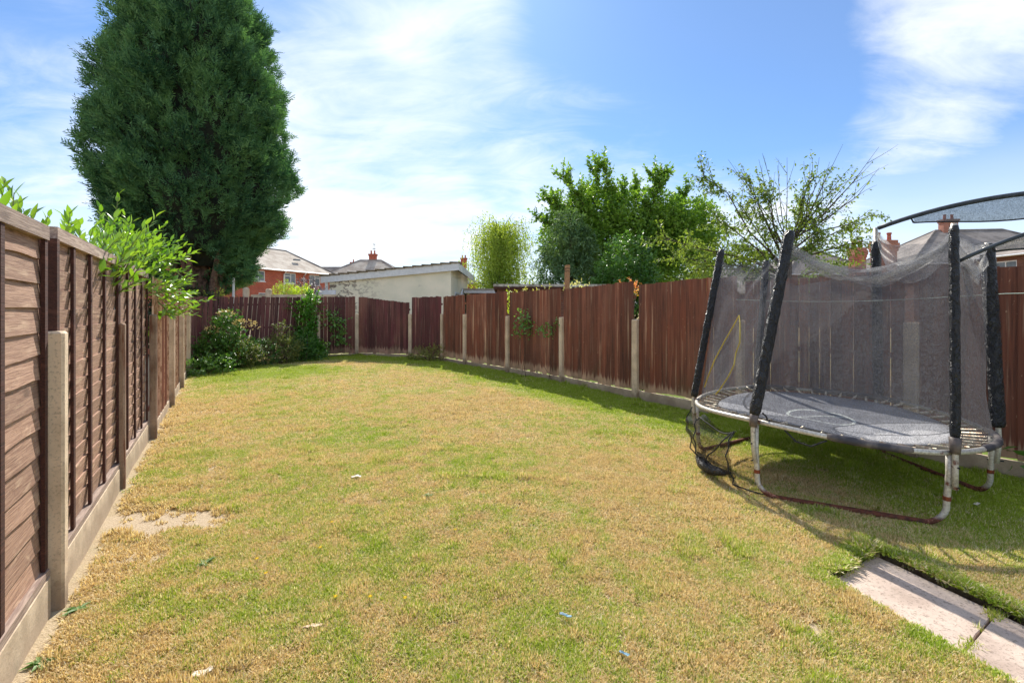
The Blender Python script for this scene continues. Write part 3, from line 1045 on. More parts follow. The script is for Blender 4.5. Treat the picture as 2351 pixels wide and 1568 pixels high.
h1 = house('brick_house', 'red brick house with pale hipped roof and white windows behind the big conifer', (-24.70, 33.40), R(64.2), 14, 8, 5.2, 7.55, 3.6, 2.0, M_BRICK, M_ROOF,
           wins=[(5.1, 6.9, 4.05, 4.98, (5.75, 6.3), ((5.1, 5.75, 4.66),)), (8.83, 10.02, 4.0, 4.98, (9.5,), ((8.83, 9.5, 4.68),)), (11.54, 12.83, 3.95, 4.98, (12.2,), ((12.2, 12.83, 4.68),)),
                 (2.3, 3.3, 1.7, 2.95, (2.8,)), (6.3, 7.1, 1.9, 3.05, ()), ], pipes=(8.7, 10.84))
MB().box((10.9, 1.2, 6.36), (11.5, 1.5, 6.5)).build('roof_vent', M_PANE, h1)
h2 = house('brick_house', 'pale hip roofed house with a red chimney and tall aerial, above the outbuilding roof', (-24.8, 56), 0, 12, 8, 5.2, 8.15, 4.6, 4.6, M_BRICK, M_ROOF, gut=False, pipes=())
chimney(h2, 6.2, 4.3, 7.6, 9.0, 0.9, 0.6, 2, M_BRICK)
mb = MB()
mb.tube([(6.35, 4.3, 8.7), (6.35, 4.3, 10.4)], 0.03, 6)
for z in (9.7, 10.3):
    mb.tube([(6.1, 4.3, z), (6.6, 4.3, z)], 0.025, 5)
    mb.tube([(6.35, 3.9, z), (6.35, 4.7, z)], 0.025, 5)
mb.build('aerial', M_PANE, h2)
h3 = house('brick_house', 'distant dark ridged house roof between the two pale roofs', (-36.0, 74), 0, 12, 8, 5.6, 8.9, 3.0, 3.0, M_BRICK, M_ROOF_D, gut=False)
chimney(h3, 8.5, 4.2, 8.3, 9.8, 0.9, 0.6, 1, M_BRICK)
h4 = house('brick_house', 'distant house with brown chimney behind the right end of the outbuilding roof', (-13.5, 66), 0, 8, 8, 5.4, 8.3, 3.0, 3.0, M_BRICK, M_ROOF_D, gut=False)
chimney(h4, 6.0, 4.2, 8.0, 9.6, 0.9, 0.6, 2, M_BRICK)
h5 = house('bungalow', 'low pale hipped roof just left of the trampoline, behind the sparse tree', (17.4, 42), 0, 14, 9, 3.1, 5.75, 3.4, 3.4, M_BRICK_BR, M_ROOF, gut=False)
h6 = house('brick_house', 'brown hipped roof with two brick chimneys, seen above the trampoline net', (26.5, 43), 0, 8.6, 9, 5.0, 8.15, 4.1, 4.1, M_BRICK_BR, M_ROOF_D)
h7 = house('brick_house', 'house with wide brown roof and large red chimney behind the trampoline', (33.0, 37), R(-6), 15, 9, 5.4, 8.75, 5.0, 4.5, M_BRICK_BR, M_ROOF_D, wins=[(2.0, 3.2, 3.6, 4.8, (2.6,)), (6.0, 7.6, 3.6, 4.8, (6.8,))])
chimney(h7, 6.0, 4.4, 8.0, 9.7, 1.2, 0.6, 2)
for i, (px0, px1, yt, yb, Y, lb) in enumerate(((1953, 1983, 570, 640, 34, 'slim orange brick chimney stack left of the rear trampoline pole'),
                                              (2003, 2054, 553, 660, 31, 'large orange brick chimney stack behind the rear trampoline pole'))):
    c0, c1 = at(px0, yt, Y), at(px1, yb, Y)
    w = c1.x - c0.x
    t = thing('chimney_stack', lb, 'chimney', ((c0.x + c1.x) / 2, Y, 0), 0, 'brick chimney stacks behind the trampoline')
    top = c0.z
    mb = MB().box((-w * .42, -0.35, 1.0), (w * .42, 0.35, top - 0.75)).box((-w * .46, -0.39, top - 0.75), (w * .46, 0.39, top - 0.55))
    mb.box((-w * .5, -0.43, top - 0.55), (w * .5, 0.43, top - 0.2)).box((-w * .45, -0.38, top - 0.2), (w * .45, 0.38, top))
    mb.build('stack', M_BRICK_CH, t)
    for k in range(2):
        x = (k - 0.5) * w * 0.5
        MB().tube([(x, 0, top - 0.02), (x, 0, top + 0.42), (x, 0, top + 0.45), (x, 0, top + 0.55)], [0.13, 0.11, 0.15, 0.14], 10).build('pot', M_BRICK, t)
# near house at the right edge: its side wall runs away from the camera
h8 = house('brick_house', 'brick house at the right edge with white gutter above the fence', (32.7, 32.5), R(-90), 12, 9, 5.2, 8.3, 4.3, 4.3, M_BRICK_BR, M_ROOF_D,
           wins=[(1.9, 3.3, 3.7, 4.8, (2.6,))], pipes=(1.1,))

# ---- white rendered outbuilding
m, g, b = newmat('stained_cream_render')
p = g.pos()
n1 = g.noise(p, 0.9, 5, 0.6)
n2 = g.noise(g.mapping(p, (1, 1, 1.8)), 3.2, 5, 0.65, 0.6)
c = g.mix(g.mrange(n1, 0.35, 0.65), S(254, 244, 220), S(238, 232, 208))
zz2 = g.n('ShaderNodeSeparateXYZ', Vector=p)
low = g.mrange(zz2.outputs['X'], -8.0, -5.2, 1.0, 0.0)
c = g.mix(g.math('MULTIPLY', g.mrange(n2, 0.50, 0.57, 0, 0.92), low), c, S(120, 104, 92))
c = g.mix(g.mrange(g.noise(p, 1.6, 4), 0.66, 0.76, 0, 0.55), c, S(136, 128, 118))
g.set(b.inputs['Base Color'], c)
b.inputs['Roughness'].default_value = 0.95
g.set(b.inputs['Normal'], g.bump(g.noise(p, 40, 3), 0.4, 0.01))
M_RENDER = m
ob = thing('outbuilding', 'cream rendered outbuilding with sloping tiled roof beyond the far fence', 'outbuilding', (-8.1, 20, 0))
W_, D_ = 5.39, 7.6
zl, zr = 2.98, 3.52
mb = MB()
mb.add([(0, 0, 0), (W_, 0, 0), (W_, 0, zr), (0, 0, zl), (0, D_, 0), (W_, D_, 0), (W_, D_, zr), (0, D_, zl)],
       [(0, 1, 2, 3), (5, 4, 7, 6), (4, 0, 3, 7), (3, 2, 6, 7)])
# right side wall with two window openings (built from strips)
wz = [(1.35, 3.1, 1.2, 2.42), (4.6, 5.9, 1.2, 2.42)]
ys = [0, wz[0][0], wz[0][1], wz[1][0], wz[1][1], D_]
for i, (a, b_) in enumerate(zip(ys, ys[1:])):
    segs = [(0, zr)] if i % 2 == 0 else [(0, 1.2), (2.42, zr)]
    for z0, z1 in segs:
        mb.add([(W_, a, z0), (W_, b_, z0), (W_, b_, z1), (W_, a, z1)], [(0, 1, 2, 3)])
mb.build('wall', M_RENDER, ob)
for y0, y1, z0, z1 in wz:
    f = MB()
    for lo, hi in (((W_ - 0.08, y0, z0), (W_ + 0.03, y0 + 0.08, z1)), ((W_ - 0.08, y1 - 0.08, z0), (W_ + 0.03, y1, z1)), ((W_ - 0.08, y0 + 0.08, z0), (W_ + 0.03, y1 - 0.08, z0 + 0.08)),
                   ((W_ - 0.08, y0 + 0.08, z1 - 0.08), (W_ + 0.03, y1 - 0.08, z1)), ((W_ - 0.07, (y0 + y1) / 2 - 0.04, z0 + 0.08), (W_ + 0.02, (y0 + y1) / 2 + 0.04, z1 - 0.08))):
        f.box(lo, hi)
    f = f.build('window', M_WHITE, ob)
    MB().box((W_ - 0.05, y0 + 0.07, z0 + 0.07), (W_ - 0.04, y1 - 0.07, z1 - 0.07)).build('pane', M_PANE, f)
# a top hung casement standing open
ca = MB()
for a, b_ in (((0, 0, 0), (0.08, 0.05, 0.8)), ((0.7, 0, 0), (0.78, 0.05, 0.8)), ((0.08, 0, 0), (0.7, 0.05, 0.07)), ((0.08, 0, 0.73), (0.7, 0.05, 0.8))):
    ca.box(a, b_)
ca.box((0.08, 0.02, 0.07), (0.70, 0.03, 0.73))
co_ = ca.build('open_casement', M_WHITE, ob)
co_.location = (W_ + 0.34, 1.5, 1.55)
co_.rotation_euler = (R(0), R(-24), R(90))
slope = (zr - zl) / W_
mb = MB()
x0, x1 = -0.32, W_ + 0.34
ZR = lambda x: zl + slope * x
mb.add([(x0, -0.14, ZR(x0) + 0.02), (x1, -0.14, ZR(x1) + 0.02), (x1, D_ + .2, ZR(x1) + 0.02), (x0, D_ + .2, ZR(x0) + 0.02),
        (x0, -0.14, ZR(x0) + 0.10), (x1, -0.14, ZR(x1) + 0.10), (x1, D_ + .2, ZR(x1) + 0.10), (x0, D_ + .2, ZR(x0) + 0.10)],
       [(0, 3, 2, 1), (4, 5, 6, 7), (0, 1, 5, 4), (1, 2, 6, 5), (2, 3, 7, 6), (3, 0, 4, 7)])
rf = mb.build('roof', M_ROOF_D, ob)
# barge board on the front verge and fascia on the high side
MB().add([(x0, -0.18, ZR(x0) - 0.20), (x1, -0.18, ZR(x1) - 0.24), (x1, -0.18, ZR(x1) + 0.09), (x0, -0.18, ZR(x0) + 0.09),
          (x0, -0.142, ZR(x0) - 0.20), (x1, -0.142, ZR(x1) - 0.24), (x1, -0.142, ZR(x1) + 0.09), (x0, -0.142, ZR(x0) + 0.09)],
         [(0, 1, 2, 3), (5, 4, 7, 6), (0, 4, 5, 1), (3, 2, 6, 7), (1, 5, 6, 2), (0, 3, 7, 4)]).build('barge_board', M_WHITE, ob)
MB().box((x1 + 0.002, -0.18, ZR(x1) - 0.24), (x1 + 0.04, D_ + 0.2, ZR(x1) + 0.09)).build('fascia', M_WHITE, ob)
MB().box((-0.16, -0.10, 0), (-0.05, 0.0, zl - 0.1)).build('downpipe', M_WHITE, ob)
nt_ = 15
M_VERGE = simple('mossy_verge_tile', S(134, 118, 98), 0.95, 0, S(92, 84, 66), 9, 0.5)
for k in range(nt_):
    a = x0 - 0.03 + (x1 - x0 + 0.06) * k / nt_
    b_ = x0 - 0.03 + (x1 - x0 + 0.06) * (k + 1) / nt_ + 0.07
    za, zb_ = ZR(a) + 0.145, ZR(b_) + 0.105
    jy = RNG.uniform(-0.02, 0.02)
    MB().add([(a, -0.24 + jy, za - 0.05), (b_, -0.24 + jy, zb_ - 0.04), (b_, 0.6, zb_ - 0.04), (a, 0.6, za - 0.05), (a, -0.24 + jy, za + 0.03), (b_, -0.24 + jy, zb_ + 0.01), (b_, 0.6, zb_ + 0.01), (a, 0.6, za + 0.03)],
             [(0, 3, 2, 1), (4, 5, 6, 7), (0, 1, 5, 4), (1, 2, 6, 5), (2, 3, 7, 6), (3, 0, 4, 7)]).build('verge_tile', M_VERGE, rf)
# flat garage and brown flat roofed shed
ga = thing('garage', 'small flat roofed garage with white fascia between outbuilding and brown shed', 'garage', (-2.3, 24, 0))
MB().box((0, 0.3, 0), (3.2, 5, 2.45)).build('wall', M_BRICK_BR, ga)
MB().box((-0.25, 0, 2.46), (3.3, 5.3, 2.62)).build('fascia', M_WHITE, ga)
MB().box((-0.3, -0.05, 2.622), (3.35, 5.35, 2.70)).build('roof', M_ROOF, ga)
f = MB(); bar_frame(f, 0.8, 2.4, 1.6, 2.3, 0.22, 0.298, 0.07, (1.6,)); f = f.build('window', M_WHITE, ga)
MB().box((0.86, 0.25, 1.66), (2.34, 0.262, 2.24)).build('pane', M_PANE, f)
sh = thing('shed', 'long brown flat roofed brick shed with grey felt roof edge behind the fence', 'shed', (-0.75, 18, 0), R(1.5))
MB().box((0.15, 0.25, 0), (4.35, 3.2, 2.42)).build('wall', M_BRICK_BR, sh)
M_FELT = simple('grey_roof_felt', S(196, 190, 180), 0.9, 0, S(140, 134, 124), 6)
MB().box((0, 0, 2.50), (4.55, 3.5, 2.60)).build('roof', M_FELT, sh)
MB().box((0.03, 0.03, 2.40), (4.5, 3.45, 2.498)).build('fascia', M_BATTEN, sh)
mb = MB(); mb.tube([(3.1, -0.1, 1.6), (3.1, -0.1, 2.62), (3.1, -0.1, 2.66)], [0.05, 0.05, 0.07], 8); mb.tube([(3.1, -0.1, 2.5), (3.35, -0.1, 2.5)], 0.035, 6)
mb.build('vent_pipe', simple('grey_plastic', S(150, 152, 156), 0.5), sh)

# neighbour's fence posts, pole and wall beyond the far left fence
for px, yt, lb in ((565, 660, 'round topped concrete post beyond the far fence, nearer the conifer trunk'), (617, 663, 'round topped concrete post beyond the far fence, nearer the grass clump')):
    c_ = at(px, yt, 17.0)
    t = thing('concrete_post', lb, 'fence post', (c_.x, 17.0, 0), R(10), 'concrete posts beyond the far fence')
    MB().cbox((-0.1, -0.1, 0), (0.1, 0.1, c_.z), 0.05).build('shaft', M_CONC, t)
a, b_ = at(575, 680, 17.0), at(770, 676, 17.0)
o = MB().box((a.x, 17.02, 0.3), (b_.x, 17.1, a.z + 0.06)).build('boundary_wall', M_GRAVEL)
tag(o, 'low pale concrete wall just showing over the far fence', 'wall', None, 'thing')
c_ = at(536, 639, 17.6)
o = MB().tube([(c_.x, 17.6, 0), (c_.x, 17.6, c_.z), (c_.x, 17.6, c_.z + 0.02)], [0.05, 0.045, 0.02], 8).build('washing_pole', M_WHITE)
tag(o, 'thin white pole standing under the conifer branches beyond the fence', 'pole')
a, b_ = at(722, 666, 18.5), at(764, 682, 18.5)
o = MB().box((a.x, 18.5, 0), (b_.x + .1, 18.58, a.z)).build('screen_panel', simple('pale_blue_white_paint', S(214, 220, 236), 0.7))
tag(o, 'pale blue white screen panel beside the outbuilding above the fence', 'screen')


# ------------------------------------------------------------------ vegetation
def branch_poly(start, dir_, L, rng, n=6, wander=0.18, up=0.05):
    pts = [np.array(start, float)]
    d_ = np.array(dir_, float)
    d_ /= np.linalg.norm(d_)
    for _ in range(n):
        d_ = d_ + rng.normal(0, wander, 3) + np.array((0, 0, up))
        d_ /= np.linalg.norm(d_)
        pts.append(pts[-1] + d_ * L / n)
    return pts


def taper(n, r0, r1):
    return [r0 + (r1 - r0) * i / (n - 1) for i in range(n)]


# ---- the big conifer
def conifer():
    rng = np.random.default_rng(42)
    base = Vector((-12.2, 17.5, 0))
    t = thing('conifer_tree', 'huge dense dark green conifer towering behind the left fence', 'tree', base)
    mb = MB()
    for k in range(11):
        a = 2 * math.pi * k / 11 + rng.uniform(-0.2, 0.2)
        r1 = rng.uniform(0.6, 1.9)
        p0 = np.array((0.30 * math.cos(a) + 0.2, 0.22 * math.sin(a), -0.1))
        p1 = p0 + np.array((math.cos(a) * 0.15, math.sin(a) * 0.15, 2.0 + rng.uniform(-0.3, 0.2)))
        p2 = np.array((r1 * math.cos(a) * 0.75 + 0.1, r1 * math.sin(a) * 0.75, 3.6 + rng.uniform(-.3, .3)))
        p3 = np.array((r1 * math.cos(a) * 1.2, r1 * math.sin(a) * 1.2, 6.5))
        mb.tube([p0, (p0 + p1) / 2 + rng.normal(0, .04, 3), p1, (p1 + p2) / 2 + rng.normal(0, .06, 3), p2, p3], [0.23, 0.19, 0.16, 0.12, 0.09, 0.04], 8)
    mb.tube([(0.15, 0, -0.1), (0.18, 0, 1.2), (0.12, 0, 2.2), (0, 0, 5), (0, 0, 12)], [0.55, 0.42, 0.34, 0.24, 0.08], 12)
    mb.build('trunk', M_TRUNK, t, smooth=True)
    zk = np.array([2.3, 2.7, 3.2, 4.0, 5.0, 6.5, 8.5, 10.0, 11.5, 12.6, 13.6, 15.2, 16.6, 17.2])
    rk = np.array([1.1, 2.1, 2.6, 3.2, 3.85, 4.25, 4.2, 3.95, 3.5, 2.9, 2.35, 1.4, 0.6, 0.15]) * 0.69
    cx = lambda z: -0.10 + 0.012 * z
    ph = rng.uniform(0, 6.28, 12)

    def rad(z, th):
        r = np.interp(z, zk, rk)
        lump = 0.05 * np.sin(3 * th + ph[0] + z * 0.7) + 0.045 * np.sin(5 * th + ph[1] - z * 1.1) + 0.035 * np.sin(9 * th + ph[2] + z * 2.2) + 0.04 * np.sin(z * 3.4 + ph[3] + 2 * th)
        return r * (1 + lump)
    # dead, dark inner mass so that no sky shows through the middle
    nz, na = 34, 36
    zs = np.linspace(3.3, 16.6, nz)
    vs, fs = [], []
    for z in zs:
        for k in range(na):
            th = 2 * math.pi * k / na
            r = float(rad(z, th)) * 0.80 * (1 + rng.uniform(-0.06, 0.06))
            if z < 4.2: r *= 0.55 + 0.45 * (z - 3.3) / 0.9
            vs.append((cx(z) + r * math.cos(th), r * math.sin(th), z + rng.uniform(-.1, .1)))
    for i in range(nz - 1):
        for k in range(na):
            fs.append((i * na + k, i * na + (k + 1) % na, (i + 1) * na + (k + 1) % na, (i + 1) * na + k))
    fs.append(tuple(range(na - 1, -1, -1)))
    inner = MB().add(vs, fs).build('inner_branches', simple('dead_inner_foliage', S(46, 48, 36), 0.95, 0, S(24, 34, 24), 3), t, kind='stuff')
    # boughs, each carrying plumes of flat sprays
    nb = 400
    zb = np.interp(rng.random(nb), np.linspace(0, 1, 60), np.interp(np.linspace(0, 1, 60), np.cumsum(np.interp(np.linspace(2.5, 16.9, 60), zk, rk)) / np.cumsum(np.interp(np.linspace(2.5, 16.9, 60), zk, rk))[-1], np.linspace(2.5, 16.9, 60)))
    tb = rng.uniform(0, 2 * math.pi, nb)
    per = 66
    bz = np.repeat(zb, per) + rng.normal(0, 0.42, nb * per)
    bt = np.repeat(tb, per) + rng.normal(0, 0.40, nb * per) / np.maximum(np.interp(np.repeat(zb, per), zk, rk), 0.5)
    bz = np.clip(bz, 2.35, 17.1)
    off = np.sqrt((bz - np.repeat(zb, per)) ** 2 + ((bt - np.repeat(tb, per)) * np.interp(bz, zk, rk)) ** 2)
    prot = np.repeat(rng.uniform(-0.40, 0.50, nb), per) - 0.80 * np.minimum(off, 0.8) ** 1.3 - 0.16 * rng.random(nb * per)
    r = rad(bz, bt) + prot
    P = np.stack([cx(bz) + r * np.cos(bt), r * np.sin(bt), bz], -1)
    outw = np.stack([np.cos(bt), np.sin(bt), np.zeros_like(bt)], -1)
    up = np.interp(bz, [2.3, 3.5, 6, 12, 17], [-0.15, 0.25, 0.7, 1.05, 1.8])[:, None] * np.array((0, 0, 1.0))
    A = norm(outw * 0.85 + up + rng.normal(0, 0.30, P.shape))
    # outliers: leaders that stick out of the outline
    nl = 420
    lz = rng.uniform(4.5, 16, nl); ltm = rng.uniform(0, 2 * math.pi, nl)
    lr = rad(lz, ltm)
    PL, AL = [], []
    for i in range(nl):
        a0 = norm(np.array((math.cos(ltm[i]), math.sin(ltm[i]), 0)) * 0.8 + np.array((0, 0, 0.95)) + rng.normal(0, 0.15, 3))
        ln = rng.uniform(0.25, 0.7)
        for s in np.linspace(0.05, 1, 8):
            q = np.array((cx(lz[i]) + lr[i] * 0.94 * math.cos(ltm[i]), lr[i] * 0.94 * math.sin(ltm[i]), lz[i])) + a0 * ln * s + rng.normal(0, 0.06 * (1.2 - s), 3)
            PL.append(q); AL.append(norm(a0 + rng.normal(0, 0.35, 3)))
    P = np.concatenate([P, np.array(PL)]); A = np.concatenate([A, np.array(AL)])
    ca = (np.arctan2(P[:, 1], P[:, 0]) + R(62) + math.pi) % (2 * math.pi) - math.pi
    keep = ~((np.abs(ca) < 0.55) & (P[:, 2] < 3.7 - 0.5 * np.abs(ca)))
    P, A = P[keep], A[keep]
    nS = len(P)
    L = rng.uniform(0.26, 0.46, nS)
    Nn = norm(rdir(nS, rng) + 0.0)
    Sd = norm(np.cross(A, Nn))
    VV, DD, NN, LL, WW = [], [], [], [], []
    for j, s in enumerate((0.0, 0.12, 0.22, 0.34, 0.45, 0.56, 0.67, 0.78, 0.90)):
        side = 1 if j % 2 else -1
        ang = 0.75 if j else 0.0
        dirs = A * math.cos(ang) + Sd * side * math.sin(ang) + rng.normal(0, 0.14, A.shape) - np.array((0, 0, 0.12 * s))
        VV.append(P + A * (L * s)[:, None]); DD.append(dirs)
        NN.append(np.cross(Sd, A) + rng.normal(0, .25, A.shape))
        ll = L * (0.55 - 0.30 * s) if j else L * 0.9
        LL.append(ll * rng.uniform(0.8, 1.2, nS)); WW.append(ll * 0.27 if j else L * 0.07)
    V, D2, N2, LL, WW = map(np.concatenate, (VV, DD, NN, LL, WW))
    mt = mat_leaf('cypress_foliage', S(44, 86, 64), S(116, 158, 106), 0.25, (1.3, 1.4, 0.6, 1), 0.7, 0.9, 0.25)
    leaves('crown', V + np.array(base), D2, N2, LL, WW, mt, t, 'stuff', bend=0.10)


conifer()


def cloud_pts(blobs, n, rng, shell=0.55):
    """points in ellipsoids, thicker towards the surface; returns points and outward directions"""
    vol = np.array([b[3] * b[4] * b[5] for b in blobs]) ** 0.8
    idx = rng.choice(len(blobs), n, p=vol / vol.sum())
    B = np.array(blobs)[idx]
    d_ = rdir(n, rng)
    r = rng.random(n) ** (1 / 3) * (1 - shell) + shell * (1 - 0.25 * rng.random(n) ** 2)
    P = B[:, :3] + d_ * B[:, 3:] * r[:, None]
    return P, d_


def bush(name, label, cat, base, blobs, n, L, W, mt, seed, stems=6, droop=0.0, up=0.4, group=None, clump=0, stem_r=0.02, stem_mat=None, spread=0.1, crown='foliage'):
    """leafy mass: leaves gathered on short twigs so that clumps and gaps show"""
    rng = np.random.default_rng(seed)
    t = thing(name, label, cat, base, 0, group)
    bl = [(b[0] + base[0], b[1] + base[1], b[2], b[3], b[4], b[5]) for b in blobs]
    mb = MB()
    for k in range(stems):
        b_ = bl[k % len(bl)]
        p0 = np.array(base) + np.array((rng.normal(0, spread), rng.normal(0, spread), -0.03))
        p2 = np.array(b_[:3]) + rng.normal(0, 0.3, 3) * np.array(b_[3:])
        pm = (p0 + p2) / 2 + rng.normal(0, 0.06, 3)
        mb.tube([p0, (p0 * 2 + pm) / 3 + rng.normal(0, .02, 3), pm, p2], taper(4, stem_r, stem_r * 0.3), 6)
    mb.build('trunk' if crown == 'crown' else 'stem', stem_mat or M_STEM, t, world=True, smooth=True)
    k = clump or 7
    nt = n // k
    P, O = cloud_pts(bl, nt, rng)
    A = norm(O * 0.9 + np.array((0, 0, up)) + rng.normal(0, 0.45, P.shape))
    P = np.repeat(P, k, 0); A = np.repeat(A, k, 0); O = np.repeat(O, k, 0)
    s = np.tile(np.linspace(0, 1, k), nt)
    tl = np.repeat(rng.uniform(0.6, 1.6, nt), k) * L * 1.8
    P = P + A * (s * tl)[:, None] + rng.normal(0, L * 0.12, P.shape) - np.array((0, 0, 1)) * (droop * s ** 2 * tl)[:, None]
    D = norm(A * 0.6 + rdir(len(P), rng) * 0.9 + np.array((0, 0, -droop)))
    N = norm(np.array((0, 0, 1.0)) + O * 0.5 + rng.normal(0, 0.5, P.shape))
    P[:, 2] = np.maximum(P[:, 2], 0.015)
    leaves(crown, P, D, N, L * rng.uniform(0.6, 1.25, len(P)), W * rng.uniform(0.7, 1.2, len(P)), mt, t, 'stuff')
    return t


# ---- trees to the right beyond the fence
M_MAPLE = mat_leaf('broad_green_leaf', S(88, 130, 52), S(148, 180, 80), 0.40, None, 0.5, 0.5)
M_WEEP = mat_leaf('yellow_green_leaf', S(128, 154, 60), S(178, 194, 92), 0.42, None, 0.55, 0.5)
M_CEDAR = mat_leaf('grey_green_needles', S(74, 108, 70), S(126, 152, 100), 0.28, (1.25, 1.3, 0.6, 1), 0.7, 0.8)
M_DARK = mat_leaf('glossy_dark_leaf', S(54, 98, 42), S(128, 172, 84), 0.3, None, 0.35, 0.6, 0.6)
M_CHERRY = mat_leaf('olive_cherry_leaf', S(82, 114, 52), S(138, 160, 78), 0.42, (1.5, 1.4, 0.6, 1), 0.5, 0.5)


def maple():
    rng = np.random.default_rng(77)
    base = np.array((6.2, 26.0, 0))
    t = thing('broadleaf_tree', 'large loose bright green tree with wind blown shoots beyond the fence', 'tree', tuple(base))
    segs = MB()
    LP_, LD_ = [], []
    targets = [at(1275, 460, 25.5), at(1290, 405, 26), at(1370, 385, 26), at(1385, 378, 25.6), at(1430, 430, 26.5), at(1500, 392, 26), at(1530, 400, 25.8), at(1575, 440, 26.5),
               at(1240, 500, 25), at(1620, 500, 26), at(1590, 560, 27), at(1480, 470, 25), at(1330, 450, 24.6), at(1550, 500, 24.8), at(1420, 500, 24.6), at(1290, 540, 26.5),
               at(1460, 420, 27.5), at(1350, 430, 27.5), at(1560, 590, 25), at(1620, 470, 27), at(1250, 450, 26.5), at(1510, 540, 24.5), at(1400, 460, 28), at(1640, 540, 27.5)]
    fork = base + np.array((0, 0, 2.6))
    segs.tube([base + np.array((0, 0, -.1)), base + np.array((0.1, 0, 1.2)), fork], [0.34, 0.28, 0.24], 10)
    for tg in targets:
        e = np.array(tg)
        mid = fork + (e - fork) * 0.45 + rng.normal(0, 0.35, 3) + np.array((0, 0, -0.2))
        q3 = fork + (e - fork) * 0.78 + rng.normal(0, 0.25, 3)
        limb = [fork + rng.normal(0, 0.05, 3), fork + (mid - fork) * 0.5 + rng.normal(0, .15, 3), mid, q3, e]
        segs.tube(limb, [0.14, 0.10, 0.07, 0.04, 0.012], 6)
        for _ in range(80):
            s = rng.uniform(0.28, 1.0)
            k = min(int(s * 4), 3)
            q = limb[k] + (limb[k + 1] - limb[k]) * (s * 4 - k)
            dd = norm((e - fork) / np.linalg.norm(e - fork) * 0.5 + rng.normal(0, 0.62, 3) + np.array((-0.12, 0, 0.28)))
            tw = branch_poly(q, dd, rng.uniform(0.5, 1.7) * (1.15 - 0.5 * s), rng, 5, 0.16, 0.10)
            segs.tube(tw, taper(6, 0.016, 0.005), 4, cap=False)
            for i in range(1, 6):
                for _k in range(5):
                    u = rng.random()
                    LP_.append(tw[i - 1] + (tw[i] - tw[i - 1]) * u + rng.normal(0, 0.035, 3))
                    LD_.append(norm(norm(tw[i] - tw[i - 1]) * 0.5 + rng.normal(0, 0.7, 3) + np.array((0, 0, -0.25))))
    # leafy mass inside
    bl = [(6.1, 26.3, 5.2, 3.6, 2.2, 2.2), (9.2, 26.3, 5.0, 2.4, 2.0, 2.2), (3.6, 26.0, 5.4, 1.9, 1.6, 2.0), (7.8, 26.5, 7.3, 2.2, 1.6, 1.2), (4.8, 26.2, 7.4, 1.6, 1.4, 1.2), (10.0, 26.0, 6.2, 2.0, 1.8, 1.7), (8.6, 25.4, 3.6, 2.6, 1.4, 1.6)]
    P, O = cloud_pts([(b[0], b[1], b[2], b[3] * 1.14, b[4] * 1.1, b[5] * 1.12) for b in bl], 36000, rng, 0.35)
    segs.build('trunk', M_TWIG, t, world=True)
    LP_ = np.concatenate([np.array(LP_), P]); LD_ = np.concatenate([np.array(LD_), norm(O + rng.normal(0, .8, P.shape))])
    N = norm(np.array((0, 0, 1.0)) + rng.normal(0, 0.55, LP_.shape))
    leaves('crown', LP_, LD_, N, rng.uniform(0.13, 0.25, len(LP_)), rng.uniform(0.09, 0.16, len(LP_)), M_MAPLE, t, 'stuff')


maple()


def weeping():
    rng = np.random.default_rng(5)
    base = np.array((-0.75, 30.0, 0))
    t = thing('weeping_tree', 'pale yellow green weeping tree to the right of the outbuilding', 'tree', tuple(base))
    mb = MB()
    mb.tube([base, base + np.array((0.1, 0, 2.5)), base + np.array((0, 0, 5.0)), base + np.array((-0.3, 0, 7.4))], [0.2, 0.16, 0.1, 0.03], 8)
    P, D = [], []
    for k in range(230):
        z = rng.uniform(2.6, 7.4)
        a = rng.uniform(0, 2 * math.pi)
        ln = rng.uniform(0.6, 2.25) * (1.15 - 0.07 * z) * 1.65
        s0 = base + np.array((0, 0, z - 0.9))
        e = s0 + np.array((math.cos(a) * ln, math.sin(a) * ln * 0.8, 0.9 + rng.uniform(-.1, .5)))
        mb.tube([s0, (s0 + e) / 2 + np.array((0, 0, 0.22)), e], [0.022, 0.012, 0.005], 5, cap=False)
        for j in range(9):
            u = rng.uniform(0.25, 1)
            q = s0 + (e - s0) * u + np.array((rng.normal(0, .2), rng.normal(0, .2), 0.12 + 0.5 * (1 - u)))
            h = rng.uniform(0.5, 2.4) * (0.5 + 0.5 * u)
            nn = int(h / 0.10)
            lx = rng.normal(0, 0.05, 2)
            for i in range(nn):
                f_ = i / nn
                if q[2] - h * f_ < 0.4: break
                P.append(q + np.array((lx[0] * f_ * 3, lx[1] * f_ * 3, -h * f_)) + rng.normal(0, 0.035, 3))
                D.append(np.array((rng.normal(0, .5), rng.normal(0, .5), -0.9)))
    mb.build('trunk', M_TWIG, t, world=True)
    P = np.array(P)
    leaves('crown', P, np.array(D), rdir(len(P), rng), rng.uniform(0.10, 0.2, len(P)), rng.uniform(0.05, 0.09, len(P)), M_WEEP, t, 'stuff')


weeping()
